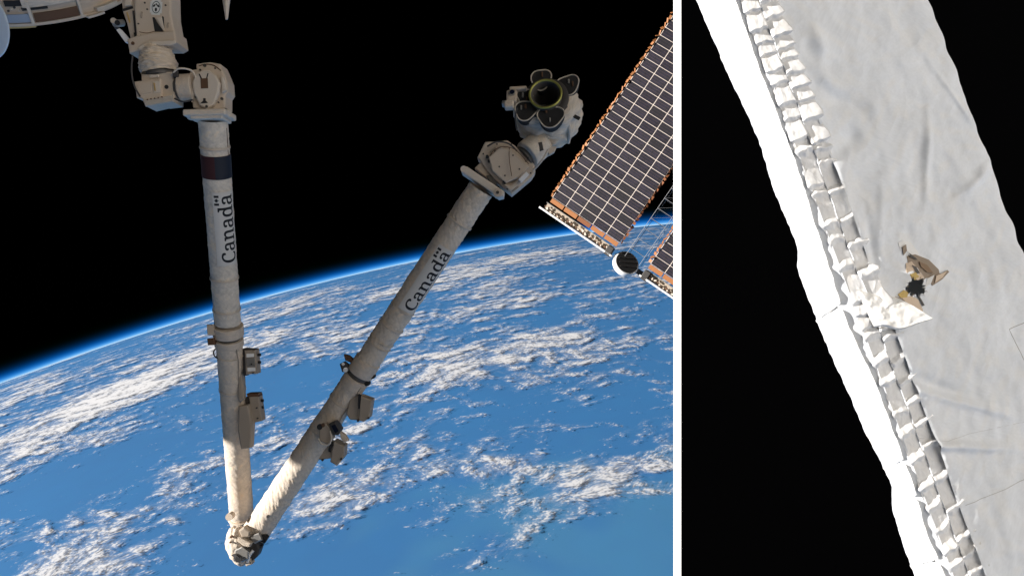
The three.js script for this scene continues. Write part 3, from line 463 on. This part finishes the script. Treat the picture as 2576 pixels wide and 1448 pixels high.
// ---------- solar array wing ----------
{
  const d = 42, O = P(1389, 496, d), e2 = P(1696, 34, 40.6).sub(O).normalize(), e1 = P(1551, 621, 41.1).sub(O);
  const W = e1.length(); e1.addScaledVector(e2, -e1.dot(e2)).normalize();
  const nn = e1.clone().cross(e2).normalize(); if (nn.z < 0) nn.negate();
  const base = O.clone().addScaledVector(e1, W).addScaledVector(e2, -1.2);
  const wing = thing('solar_array_wing', 'solar array wing of dark blue cells with orange edges and a lattice mast', 'solar array', base);
  const q = new THREE.Quaternion().setFromRotationMatrix(new THREE.Matrix4().makeBasis(e1, e2, nn));
  const q2 = new THREE.Matrix4().makeBasis(e1, e2, e1.clone().cross(e2));
  const inArr = (g) => g.applyMatrix4(new THREE.Matrix4().makeBasis(e1, e2, e1.clone().cross(e2)).setPosition(O));
  const COL = 5, cw = W / COL, pitch = 0.43;
  // cell print: fine strings of cells on each panel (flat print)
  const cellTex = [0, 1, 2].map((v) => noiseTex(128, (x, y) => {
    const gy = Math.abs(((y * 3) % 1) - 0.5) > 0.462, gx = Math.abs(((x * 8) % 1) - 0.5) > 0.475, n = 0.5 + 0.5 * n2(x * 5 + v * 9, y * 5), q0 = n2b(Math.floor(x * 8) * 3.1 + v * 7, Math.floor(y * 3) * 5.7);
    if (gy) return [0.36, 0.29, 0.28]; if (gx) return [0.17, 0.16, 0.19];
    return [0.095 + 0.03 * n + 0.03 * q0, 0.095 + 0.03 * n + 0.025 * q0, 0.15 + 0.04 * n + 0.04 * q0];
  }));
  const cellMat = cellTex.flatMap((t, i) => [std(0.95, 0.86, 0.8, 0.45, 0, { map: t }), std(i === 1 ? 0.62 : 1.0, i === 1 ? 0.55 : 0.88, i === 1 ? 0.50 : 0.86, 0.5, 0, { map: t })]);
  const backMat = std(0.80, 0.70, 0.62, 0.7), orange = std(0.22, 0.075, 0.025, 0.65), orangeB = std(0.36, 0.14, 0.045, 0.65);
  const tall = [new THREE.BoxGeometry(cw - 0.05, pitch - 0.02, 0.012), new THREE.BoxGeometry(cw - 0.05, pitch - 0.034, 0.012)];
  const blanket = (x0, rows, label) => {
    const L = rows * pitch;
    const b = part('blanket', inArr(new THREE.BoxGeometry(W, L, 0.012).translate(x0 + W / 2, L / 2, -0.016 * Math.sign(nn.dot(e1.clone().cross(e2))))), backMat, wing, label);
    for (let r = 0; r < rows; r++) for (let c = 0; c < COL; c++) {
      const m = new THREE.Mesh(tall[r % 2], cellMat[Math.floor(rnd() * cellMat.length)]); m.name = 'cell_panel';
      const p = O.clone().addScaledVector(e1, x0 + (c + 0.5) * cw).addScaledVector(e2, (r + 0.5) * pitch).sub(base); m.position.copy(p); m.quaternion.setFromRotationMatrix(q2); b.add(m);
    }
    for (let c = 0; c < COL; c++) part('base_strip', inArr(new THREE.BoxGeometry(cw - 0.07, 0.22, 0.03).translate(x0 + (c + 0.5) * cw, -0.14, 0)), c % 3 === 2 ? orange : orangeB, b);
    for (const sd of [0, 1]) {
      const bits = []; const n = rows * 2;
      for (let k = 0; k < n; k++) bits.push(inArr(new THREE.BoxGeometry(0.06 + 0.09 * rnd(), 0.15 + 0.09 * rnd(), 0.02).rotateX((rnd() - 0.5) * 1.6).rotateY((rnd() - 0.5) * 0.9 + (sd ? 0.3 : -0.3)).rotateZ((rnd() - 0.5) * 0.7).translate(x0 + (sd ? W + 0.07 : -0.08), (k + 0.5) * pitch / 2, (k % 2 ? 0.05 : -0.05))));
      const t = part('hinge_loops', bits, sd ? orange : orangeB, b, 'ragged orange hinge loops along the edge'); t.userData.kind = 'stuff';
    }
  };
  blanket(0, 34, 'long blanket of dark solar cells with pale grid lines');
  const X2 = W * 1.44;
  blanket(X2, 12, 'shorter visible blanket of dark solar cells beyond the mast');
  for (const x0 of [-0.1, X2 + 0.05]) { // storage boxes at the foot of the blankets
    const bx = part('blanket_box', inArr(rbox(W + 0.3, 0.09, 0.4, 0.02).translate(x0 + W / 2, -0.76, 0)), M.white, wing, 'white bar of the blanket box');
    part('box_lining', inArr(new THREE.BoxGeometry(W - 0.1, 0.32, 0.05).translate(x0 + W / 2, -0.54, -0.12)), M.boxCover, bx);
    part('box_rail', inArr(new THREE.BoxGeometry(W - 0.05, 0.03, 0.2).translate(x0 + W / 2, -0.36, 0)), M.metal, bx);
    const scraps = []; for (let k = 0; k < 34; k++) scraps.push(inArr(rbox(0.05 + 0.09 * rnd(), 0.05 + 0.10 * rnd(), 0.05, 0.015).rotateZ(rnd() * 2).translate(x0 + W * (k + rnd()) / 34, -0.68 + 0.16 * rnd(), 0.05 + 0.1 * rnd())));
    const t = part('latches', scraps.filter((_, k) => k % 2), M.shellPale, bx); t.userData.kind = 'stuff';
    const t2 = part('latches', scraps.filter((_, k) => !(k % 2)), M.brown, bx); t2.userData.kind = 'stuff';
    part('end_fitting', inArr(rbox(0.34, 0.5, 0.4, 0.04).translate(x0 > 1 ? x0 + 0.1 : x0 + W - 0.1, -0.62, 0)), M.dark, bx);
  }
  const mx = W * 1.24, link = part('canister_arm', inArr(rbox(W * 0.46, 0.26, 0.3, 0.05).translate(mx, -0.68, -0.7)), M.dark, wing); void link;
  const cdir = V(0.28, 0.42, 0.86), cm = frameTo(1577, 660, 41, cdir);
  const can = part('mast_canister', at(new THREE.LatheGeometry([[1, -17], [30, -17], [33, -15], [33, -2], [31, 0], [28.5, 0]].map(([a, b]) => new THREE.Vector2(a, b)), 48).rotateX(Math.PI / 2), cm), M.white, wing, 'white drum with a black top');
  part('canister_top', at(cyl(29.5, 29.5, 3, 44).rotateX(Math.PI / 2).translate(0, 0, -1), cm), M.black, can);
  for (const r of [-12, 0, 12]) part('top_rib', at(rbox(42, 2, 2, 0.6, 0, r, 1.5), cm), M.dark, can);
  // lattice mast
  const steel = std(0.30, 0.30, 0.31, 0.5, 0.2), h = 0.42, z0 = -0.5, Lm = 9;
  const mast = part('mast', [0, 1, 2, 3].map((k) => inArr(new THREE.CylinderGeometry(0.012, 0.012, Lm, 6).translate(mx + (k % 2 ? h : -h), Lm / 2 - 0.4, z0 + (k > 1 ? h : -h)))), steel, wing);
  const bar = (a, b, r) => { const v = b.clone().sub(a); return inArr(new THREE.CylinderGeometry(r, r, v.length(), 5).applyQuaternion(new THREE.Quaternion().setFromUnitVectors(V(0, 1, 0), v.clone().normalize())).translate((a.x + b.x) / 2, (a.y + b.y) / 2, (a.z + b.z) / 2)); };
  for (let k = 0; k < 15; k++) {
    const y = 0.1 + k * 0.58, c4 = [[-h, -h], [h, -h], [h, h], [-h, h]].map(([a, b]) => V(mx + a, y, z0 + b));
    part('batten', c4.map((p, i) => bar(p, c4[(i + 1) % 4], 0.011)), steel, mast);
    part('brace_wire', bar(c4[0], c4[1].clone().setY(y + 0.58), 0.004), steel, mast); part('brace_wire', bar(c4[3], c4[2].clone().setY(y + 0.58), 0.004), steel, mast);
  }
  void q;
}

// ---------- visiting spacecraft, its round panel, and the hanging probe ----------
{
  const d = 14, s = d / F, R = 215, ax = V(0, Math.cos(0.637), Math.sin(0.637)), o = thing('docked_spacecraft', 'round spacecraft hull in tan and grey panels with a yellow rail', 'spacecraft', P(20, 68, d));
  const m = new THREE.Matrix4().compose(P(20, 68, d).add(V(0, 0.853, -1.152)), new THREE.Quaternion().setFromUnitVectors(V(0, 1, 0), ax), V(s, s, s));
  const wall = (th0, th1, h0, h1, r0, r1) => { // curved block of the hull wall
    const a = th0 * Math.PI / 180, b = th1 * Math.PI / 180, n = Math.max(2, Math.round((th1 - th0) / 3)), pos = (t, h, r) => V(Math.sin(t) * r, h, Math.cos(t) * r), g = [];
    const f = (fn, nv = 1) => g.push(sheet(fn, n, nv));
    f((u, v) => pos(a + (b - a) * u, h0 + (h1 - h0) * v, r1)); f((u, v) => pos(a + (b - a) * u, h0, r0 + (r1 - r0) * v)); f((u, v) => pos(a + (b - a) * u, h1, r1 + (r0 - r1) * v));
    g.push(sheet((u, v) => pos(a, h0 + (h1 - h0) * v, r0 + (r1 - r0) * u), 1, 1)); g.push(sheet((u, v) => pos(b, h0 + (h1 - h0) * v, r1 + (r0 - r1) * u), 1, 1));
    return at(mergeGeometries(g.map((x) => x.toNonIndexed())), m);
  };
  const hull = part('hull', at(cyl(208, 208, 420, 96).translate(0, 211, 0), m), M.shell, o);
  part('end_ring', wall(-170, 170, 0, 7, 190, 215), M.shell, hull);
  part('grey_panel', wall(-14, 15, 9, 30, 208, 213), std(0.36, 0.40, 0.46, 0.5, 0.2), o, 'blue grey panel');
  part('brown_panel', wall(18, 46, 8, 30, 208, 213), M.brown, o, 'dark brown panel');
  part('frame_rib', wall(15.4, 17.4, 4, 60, 208, 217), M.shellPale, o);
  part('frame_rib', wall(46.6, 48.2, 4, 60, 208, 217), M.shellPale, o);
  part('yellow_rail', wall(-3, 17, -5, -1, 204, 212), M.gold, o);
  part('pale_panel', wall(13, 60, 46, 92, 208, 215), M.shellPale, o);
  part('painted_slot', wall(12, 28, 38, 43, 208, 212), M.black, o);  // raised black blocks on the hull, coloured to imitate shaded slots
  part('painted_slot', wall(2, 16, 50, 64, 208, 212), M.black, o);
  part('painted_slot', wall(40, 66, 66, 71, 216, 219), M.black, o);
  part('tan_panel', wall(-30, 1, 36, 110, 208, 216), M.shell, o);
  part('pale_panel', wall(4, 22, 74, 110, 208, 214), M.shellPale, o);
  part('brown_panel', wall(26, 38, 70, 84, 215.2, 217), M.brown, o);
  part('handrail', wall(30, 62, 96, 100, 216, 222), M.metal, o);
  part('fin', wall(50, 62, -2, 3, 208, 226), M.shellPale, o);
  part('fin', wall(58, 76, 6, 16, 208, 222), M.clothGrey, o);
  for (let k = 0; k < 6; k++) part('bolt', at(rbox(5, 5, 5, 1.5).translate(Math.sin(0.06 + k * 0.04) * 214, 40 + (k % 3) * 4, Math.cos(0.06 + k * 0.04) * 214), m), k % 2 ? M.shellPale : M.dark, o);
}
{
  const d = 13.2, o = thing('round_panel', 'pale blue white round panel hanging below the spacecraft hull', 'panel', P(-30, 140, d));
  const m = frameTo(-38, 68, d, V(-0.35, -0.25, 0.9));
  part('disc', at(new THREE.LatheGeometry([[0.5, -3], [76, -3], [80, -1], [80, 1], [76, 3], [0.5, 3]].map(([a, b]) => new THREE.Vector2(a, b)), 72).rotateX(Math.PI / 2), m), std(0.66, 0.76, 0.86, 0.45), o);
  part('painted_notch', at(rbox(8, 26, 3, 1).rotateZ(-0.35).translate(40, -20, 4), m), M.black, o);  // raised black bar; the shade of a notch is painted as its colour
  part('hub', at(cyl(12, 12, 12, 24).rotateX(Math.PI / 2).translate(0, 0, 4), m), M.metal, o);
}
{
  const d = 10.8, o = thing('probe', 'tapered beige probe pointing down into empty space', 'probe', P(567, -50, d)), m = frame(568, 0, d, 1);
  part('cone', at(new THREE.LatheGeometry([[0.2, -49.5], [2.6, -49], [3.4, -46], [9.6, 2], [10.5, 10], [12, 60]].map(([a, b]) => new THREE.Vector2(a, b)), 32), m), M.shellPale, o);
  part('rim', at(new THREE.TorusGeometry(11, 1.6, 10, 32).rotateX(Math.PI / 2).translate(0, 4, 0), m), M.shell, o);
  part('rib', at(rbox(1.4, 44, 1.4, 0.4).rotateX(0.13).translate(0, -22, 7.2), m), M.clothGrey, o);
}

// ---------- the torn boom, close by ----------
{
  const d = 1.35, s = d / F, ux = V(0.9386, 0.345, 0), uy = V(0.345, -0.9386, 0), O = P(1745, 0, d);
  const L = (a, c, w) => O.clone().addScaledVector(ux, c * s).addScaledVector(uy, a * s).add(V(0, 0, w * s));   // along, across, towards the viewer
  const ac = (x, y) => [0.345 * (x - 1745) + 0.9386 * y, 0.9386 * (x - 1745) - 0.345 * y];
  const base = (c) => 30 - 0.30 * Math.min(94, Math.max(0, c - 100)) - 0.47 * Math.max(0, c - 194);    // the face turns away from the sun
  const onFace = (x, y) => { let q = ac(x, y); for (let i = 0; i < 6; i++) { const k = 1 - base(q[1]) * s / d; q = ac(1287.5 + (x - 1287.5) * k, 724 + (y - 724) * k); } return q; };  // where on the sloping face a feature sits
  const o = thing('torn_boom', 'close boom in crumpled white blanket with a black puncture and torn flaps', 'boom', L(1700, 280, 0));
  const A0 = -160, A1 = 1760;
  const crease = noiseTex(512, (x, y) => { const r = (f, k) => 1 - Math.abs(tiled(n3, x + k, y, f)); const v = 0.25 + 0.35 * Math.pow(r(5, 0), 5) + 0.2 * Math.pow(r(9, 0.4), 6) + 0.1 * tiled(n3, x, y, 30); return [v, v, v]; }, false);
  const faint = noiseTex(512, (x, y) => { const a = tiled(n3, x, y, 3), b = tiled(n3, x + 0.5, y, 11), k = tiled(n3, x, y, 60), q = 0.955 + 0.016 * a + 0.014 * b + 0.012 * k, t = 0.02 * smooth(0, 0.8, b - a * 0.4); return [q, q - t * 0.4, q - t]; });
  const cloth = std(0.80, 0.83, 0.87, 0.8, 0, { map: faint, bumpMap: crease, bumpScale: 0.0009 });
  const seamMat = std(0.80, 0.80, 0.80, 0.5, 0, { map: faint, bumpMap: crease, bumpScale: 0.0012 });
  const bright = std(0.86, 0.855, 0.84, 0.75, 0, { map: faint });
  const uvm = (a0, a1, c0, c1) => (u, v) => [(c0 + (c1 - c0) * u) / 700, (a0 + (a1 - a0) * v) / 700];
  const H = onFace(2302, 720);                                                   // the puncture
  const bump = (a, c, x, y, ra, rc, rot) => { const [p, q] = onFace(x, y), co = Math.cos(rot), si = Math.sin(rot), da = ((a - p) * co + (c - q) * si) / ra, dc = (-(a - p) * si + (c - q) * co) / rc; return Math.exp(-da * da - dc * dc); };
  const inPoly = (pts, x, y) => { let r = false; for (let i = 0, j = pts.length - 1; i < pts.length; j = i++) { const [xi, yi] = pts[i], [xj, yj] = pts[j]; if ((yi > y) !== (yj > y) && x < (xj - xi) * (y - yi) / (yj - yi) + xi) r = !r; } return r; };
  const main = (a, c) => {
    let w = base(c) + 4;
    if (c > 655) { const e = (c - 655) / 61; w -= 40 * (1 - Math.sqrt(Math.max(0, 1 - e * e))); }
    w += 4 * n2(a / 300, c / 200) + 2.6 * n2b(a / 110, c / 80) + 0.9 * n2(a / 40, c / 46);
    // long soft wrinkles that fan out from the seam
    w += 2.8 * (5 * bump(a, c, 2085, 210, 60, 26, 0.5) - 6 * bump(a, c, 2120, 250, 70, 24, 0.9) + 1.4 * bump(a, c, 2215, 530, 80, 12, -0.45) - 3 * bump(a, c, 2190, 600, 70, 14, -0.2) + 3 * bump(a, c, 2120, 480, 90, 26, -0.5) + 6 * bump(a, c, 2420, 1010, 150, 14, 0.95) - 6 * bump(a, c, 2370, 980, 110, 20, 0.85) + 6 * bump(a, c, 2400, 1120, 160, 12, 1.1) + 5 * bump(a, c, 2060, 110, 40, 24, 0.2) + 4 * bump(a, c, 2290, 700, 30, 46, 0.3) + 3 * bump(a, c, 2480, 420, 16, 90, 0.4) + 2 * bump(a, c, 2410, 260, 120, 10, 0.35) + 2 * bump(a, c, 2450, 460, 12, 90, 0.2) - 5 * bump(a, c, 2130, 360, 26, 60, 0.4) + 4 * bump(a, c, 2330, 400, 120, 14, -0.5));
    return w;
  };
  const star = Array.from({ length: 34 }, (_, k) => { const t = k / 34 * Math.PI * 2, r = 30 + 9 * n2(Math.cos(t) * 1.4, Math.sin(t) * 1.4) + (k % 3 ? 0 : 9 * rnd()) - 3 * rnd(); return [H[0] + Math.cos(t) * r * 0.95, H[1] + Math.sin(t) * r * 1.02]; });
  const C0 = 186, C1 = 715, NA = 900, NC = 264, aa = (v) => A0 + (A1 - A0) * v, cc = (u) => C0 + (C1 - C0) * u;
  const bl = part('blanket', sheet((u, v) => { const a = aa(v), c = cc(u), e = 5 * n2(a / 120, 3) * smooth(600, 715, c); return L(a, c + e, main(a, c)); }, NC, NA, { skip: (u, v) => inPoly(star, aa(v), cc(u)), uv: uvm(A0, A1, C0, C1), flip: true }), cloth, o, 'smooth white blanket face');
  // flap edge that faces the sun
  const leftC = [[-160, -6], [0, 0], [141, 7], [382, 22], [527, 14], [668, 19], [745, -3], [916, -2], [1144, 10], [1353, 28], [1420, 6], [1534, 0], [1760, -4]], rightC = [[-160, 88], [0, 87], [222, 84], [469, 88], [668, 79], [867, 71], [1086, 85], [1289, 86], [1456, 77], [1521, 82], [1760, 84]];
  const lut = (T, a) => { for (let i = 0; i < T.length - 1; i++) if (a <= T[i + 1][0]) { const t = smooth(T[i][0], T[i + 1][0], a); return T[i][1] + (T[i + 1][1] - T[i][1]) * t; } return T[T.length - 1][1]; };
  const edge = (a) => lut(leftC, a) + 1.5 * n2b(a / 30, 1) + 24 + 0.011 * a;
  const flapW = (a, u) => { let w = -52 + 86 * Math.pow(u, 0.8) + 4 * n2(a / 70, u * 2 + 8) + 2 * n2b(a / 26, u * 3); for (const [x, y, dp] of [[2090, 790, 22], [2235, 1180, 20], [2260, 1270, 20], [1975, 500, 4], [2060, 690, 6], [2300, 1435, 24], [1870, 200, 3]]) { const p = ac(x, y)[0] + (u - 0.5) * -26, k = (a - p) / (dp > 10 ? 5 : 9); w -= dp * Math.exp(-k * k) * (0.4 + 0.6 * smooth(0.1, 0.9, u)); } return w; };
  // the far side of the boom, closing it round
  part('blanket_back', sheet((u, v) => { const a = aa(v), e = 5 * n2(a / 120, 3), t = u * Math.PI, co = Math.cos(t), lc = edge(a); return L(a, 357 + co * (co > 0 ? 358 + e : 357 - lc) * (1 - 0.2 * Math.sin(t)), -284 + 232 * u - Math.sin(t) * 200 + (u > 0.97 ? (u - 0.97) * 30 : 0)); }, 40, 760, { uv: uvm(A0, A1, 0, 900), flip: true }), cloth, o);
  for (const a of [A0 + 2, A1 - 2]) part('end_cap', at(slab(Array.from({ length: 40 }, (_, k) => { const t = k / 40 * Math.PI * 2, si = Math.sin(t); const co = Math.cos(t), mid = 168 + 116 * co; return [357 + 349 * co * (1 - 0.2 * Math.max(0, si)), si > 0 ? mid + 195 * si : mid + (60 + 70 * (1 - co) * 0.5) * si]; }), 0, 4, 0.5), new THREE.Matrix4().makeBasis(ux.clone().multiplyScalar(s), V(0, 0, -s), uy.clone().multiplyScalar(s)).setPosition(L(a, 0, 0))), cloth, o);
  const fl = part('edge_flap', sheet((u, v) => { const a = aa(v), l = edge(a), r = lut(rightC, a); return L(a, l + (r - l) * u, flapW(a, u)); }, 26, 760, { uv: uvm(A0, A1, 0, 90), flip: true }), bright, o, 'bright white overlapping edge of the blanket');
  part('flap_underside', sheet((u, v) => { const a = aa(v), r = lut(rightC, a); return L(a, r + 4 * u * u, flapW(a, 1) - 12 * u); }, 3, 500, { flip: true }), bright, fl);
  part('gap_lining', sheet((u, v) => { const a = aa(v), r = lut(rightC, a) - 6; return L(a, r + (104 - r) * u, 24 + 4 * u + 1.5 * n2(a / 50, 3)); }, 4, 400, { flip: true, uv: uvm(A0, A1, 80, 104) }), cloth, o);
  // puckered seam: two rows of little folds on either side of a stitch line
  const folds = [0, 1].map((row) => { const out = [], r2 = mk(43 + row * 8); let a = A0; while (a < A1) { const low = smooth(360, 560, a) * (1 - smooth(770, 800, a) * smooth(925, 900, a)); if (r2() > low) { const r = 22 + 26 * r2(), f = 5 + 6 * r2(); out.push([a, r, f, r * (0.27 + 0.2 * r2()), (r2() - 0.5) * 26]); a += r + f * 0.9 + (r2() < 0.2 ? 14 * r2() : 0); } else { const r = 9 + 7 * r2(), f = 12 + 10 * r2(); out.push([a, r, f, r * (0.85 + 0.4 * r2()), (r2() - 0.5) * 22]); a += r + f + 10 + 46 * r2(); } } return out; });
  const pucker = (a, row, t) => { let w = 0; for (const [f, r, dn, h, sk] of folds[row]) { const x = a - f + sk * (t - 0.5) * (t - 0.5) * 1.6 + sk * 0.5 * (t - 0.5); if (x > 0 && x < r + dn) w = Math.max(w, h * (x < r ? Math.pow(x / r, 1.1) : smooth(-0.05, 1, 1 - (x - r) / dn))); } return w; };
  const seamBase = (a, c) => { const low = smooth(330, 560, a) * (1 - smooth(770, 800, a) * smooth(925, 900, a)); return 30 - (0.17 + 0.17 * low) * (c - 100); };
  const seamW = (a, t, row) => { const env = row ? smooth(-0.05, 0.10, t) * smooth(1.08, 0.72, t) : smooth(-0.05, 0.14, t) * smooth(1.05, 0.92, t), aw = a + 3 * n2(a / 40, t * 1.6 + row * 5); return seamBase(a, (row ? 144 : 100) + (row ? 50 : 45) * t) - 2 + 0.72 * pucker(aw, row, t) * (0.4 + 0.6 * env) + 0.25 * n2(a / 26, t * 3 + row); };
  for (const row of [0, 1]) part('seam_ruffle', sheet((u, v) => { const a = aa(v), e0 = row ? 144 : 100, e1 = row ? 194 : 145, k = Math.min(1, pucker(a, row, u) / 14), c = e0 + (e1 - e0) * u + (row && u > 0.75 ? (u - 0.75) * 55 * k : 0) - (!row && u < 0.2 ? (0.2 - u) * 30 * k : 0) + 2 * n2b(a / 90, 0); return L(a, c, seamW(a, u, row) - (row && u > 0.97 ? 3 + seamBase(a, 194) - base(194) : 0)); }, 24, 1500, { flip: true, uv: uvm(A0, A1, 100, 196) }), seamMat, o, 'puckered white seam with small folds');
  const stitch = []; for (let a = A0 + 20; a < A1; a += 24) stitch.push(L(a, 146 + 2 * n2b(a / 90, 0), seamBase(a, 146) + 0.6 + 1.2 * n2(a / 40, 6)));
  part('stitch_line', tube(stitch, 1.5 * s, 6, 400), cloth, o);
  // thin seams across the face
  const lineOn = (pts, r) => tube(pts.flatMap(([x, y], i) => { if (i === pts.length - 1) return [[x, y]]; const [p, q] = pts[i + 1]; return Array.from({ length: 10 }, (_, k) => [x + (p - x) * k / 10, y + (q - y) * k / 10]); }).map(([x, y]) => { const [a, c] = onFace(x, y); return L(a, c, main(a, c) - r * 0.35); }), r * s, 6, 200);
  const thread = std(0.34, 0.33, 0.32, 0.8);
  part('face_seam', lineOn([[2428, 1270], [2500, 1240], [2575, 1204], [2640, 1172]], 0.7), thread, o);
  part('patch_seam', lineOn([[2660, 1010], [2588, 935], [2538, 828], [2575, 812], [2660, 776]], 1.1), thread, o);
  part('face_seam', lineOn([[2310, 1100], [2380, 1108], [2440, 1090], [2575, 1060]], 0.3), thread, o);
  // torn pieces round the puncture
  const tan = std(0.27, 0.205, 0.145, 0.6, 0, { map: faint }), amber = std(0.50, 0.34, 0.08, 0.45), tanPale = std(0.60, 0.47, 0.35, 0.65);
  const scrap = (name, pts, mat, label, thick = 1.6) => { // a curled piece: outline in plan with heights
    const g = [], top = pts.map(([x, y, w]) => { const [a, c] = onFace(2302 + (x - 2302) * 1.12, 718 + (y - 718) * 1.12); return L(a, c, main(a, c) + w * 0.6 + 0.5); }), c0 = top.reduce((p, q) => p.add(q), V(0, 0, 0)).multiplyScalar(1 / top.length), dn = V(0, 0, -thick * s);
    const pos = [], tri = (a, b, c) => pos.push(a.x, a.y, a.z, b.x, b.y, b.z, c.x, c.y, c.z), c1 = c0.clone().add(dn);
    top.forEach((p, i) => { const q = top[(i + 1) % top.length], pd = p.clone().add(dn), qd = q.clone().add(dn); tri(c0, q, p); tri(c1, pd, qd); tri(p, q, qd); tri(p, qd, pd); });
    const b = new THREE.BufferGeometry(); b.setAttribute('position', new THREE.Float32BufferAttribute(pos, 3)); b.setAttribute('uv', new THREE.Float32BufferAttribute(new Float32Array(pos.length / 3 * 2), 2)); b.computeVertexNormals(); g.push(b);
    return part(name, b, mat, o, label);
  };
  { // crinkled fold that joins the puncture to the seam
    const q = [[2150, 726], [2252, 746], [2322, 802], [2196, 826]], pt = (u, v) => { const ip = (i, j, t) => [q[i][0] + (q[j][0] - q[i][0]) * t, q[i][1] + (q[j][1] - q[i][1]) * t], A = ip(0, 1, u), B = ip(3, 2, u); const bow = 10 * Math.sin(Math.PI * u) * v; return [A[0] + (B[0] - A[0]) * v, A[1] + (B[1] - A[1]) * v + bow - 8 * Math.sin(u * 9) * v * (1 - u)]; };
    part('silver_fold', sheet((u, v) => { const [x, y] = pt(u, v), [a, c] = onFace(x, y), e = smooth(0, 0.12, v) * (0.4 + 0.6 * smooth(0, 0.1, u)); return L(a, c, base(c) + 4 + e * (6 + (base(160) - base(c)) * 0.6 * smooth(0, 0.5, v) + 22 * v + 2.2 * n2(x / 40, y / 26) + 0.6 * n2b(x / 15, y / 12)) - 20 * smooth(0.95, 1, v)); }, 60, 40, { flip: false }), bright, o, 'crinkled silvery fold joining the puncture to the seam');
  }
  scrap('torn_flap', [[2282, 652, 2], [2300, 648, 5], [2330, 660, 7], [2352, 682, 6], [2356, 696, 4], [2336, 700, 1], [2318, 702, -2], [2300, 694, -3], [2286, 676, 0]], tan, 'brown torn flap curled back above the puncture');
  scrap('torn_flap', [[2340, 684, 3], [2358, 692, 7], [2372, 683, 11], [2376, 687, 11], [2360, 704, 7], [2340, 718, 3], [2330, 708, 1]], tan, 'pointed brown tip of torn blanket');
  scrap('torn_flap', [[2346, 696, 10], [2370, 686, 13], [2360, 700, 10], [2344, 712, 7]], tanPale);
  scrap('torn_flap', [[2262, 622, 2], [2272, 617, 6], [2290, 622, 9], [2306, 642, 7], [2312, 656, 5], [2296, 650, 2], [2276, 638, 2], [2268, 640, 1]], bright, 'white curled lobe of torn blanket');
  scrap('torn_flap', [[2270, 632, 8], [2278, 626, 10], [2280, 640, 9], [2274, 650, 4]], tan);
  scrap('torn_flap', [[2328, 702, 2], [2342, 694, 9], [2334, 714, 9], [2322, 722, 2]], bright);
  scrap('torn_flap', [[2280, 668, 1], [2292, 664, 5], [2304, 682, 6], [2320, 700, 6], [2304, 706, 1], [2290, 702, -2], [2280, 688, 0]], tanPale);
  scrap('torn_flap', [[2292, 672, 7], [2300, 676, 9], [2308, 690, 8], [2300, 692, 5]], M.dark);
  scrap('torn_flap', [[2308, 664, 9], [2326, 672, 10], [2340, 690, 8], [2326, 688, 7], [2312, 676, 7]], std(0.20, 0.12, 0.06, 0.6));
  scrap('torn_flap', [[2268, 742, 2], [2292, 742, 3], [2308, 748, 4], [2318, 772, 5], [2318, 786, 4], [2300, 780, 4], [2282, 764, 3]], tanPale, 'tan scorched inner layer below the puncture');
  scrap('torn_flap', [[2256, 742, 2.5], [2272, 748, 4], [2290, 766, 5], [2276, 768, 3], [2260, 756, 2.5]], tan);
  scrap('torn_flap', [[2262, 738, 3], [2274, 728, 4], [2284, 734, 4], [2282, 744, 4], [2268, 746, 3]], amber, 'small amber scrap at the puncture edge');
  scrap('torn_flap', [[2286, 694, 2], [2298, 688, 7], [2306, 698, 7], [2296, 706, 2]], amber);
  scrap('thread_end', [[2306, 740, 5], [2312, 744, 6], [2322, 762, 6], [2318, 764, 5]], M.dark);
  scrap('thread_end', [[2286, 646, 9], [2300, 656, 9], [2304, 661, 9], [2288, 654, 8]], M.dark);
  for (let k = 0; k < 16; k++) { const t = k / 16 * 6.283, r0 = 20 + 8 * rnd(), x = 2302 + Math.cos(t) * r0, y = 720 + Math.sin(t) * r0, q = 0.5 * (rnd() - 0.5); scrap('frayed_thread', [[x, y, 2], [x + Math.cos(t + q) * -9 - 1.5, y + Math.sin(t + q) * -9 + 1, 3 + 4 * rnd()], [x + 2, y + 2, 2]], k % 3 ? tan : bright, undefined, 0.8); }
  void bl;
}
scene.traverse((o) => { if (o.isMesh) { o.castShadow = true; o.receiveShadow = true; } });
renderer.render(scene, camera);
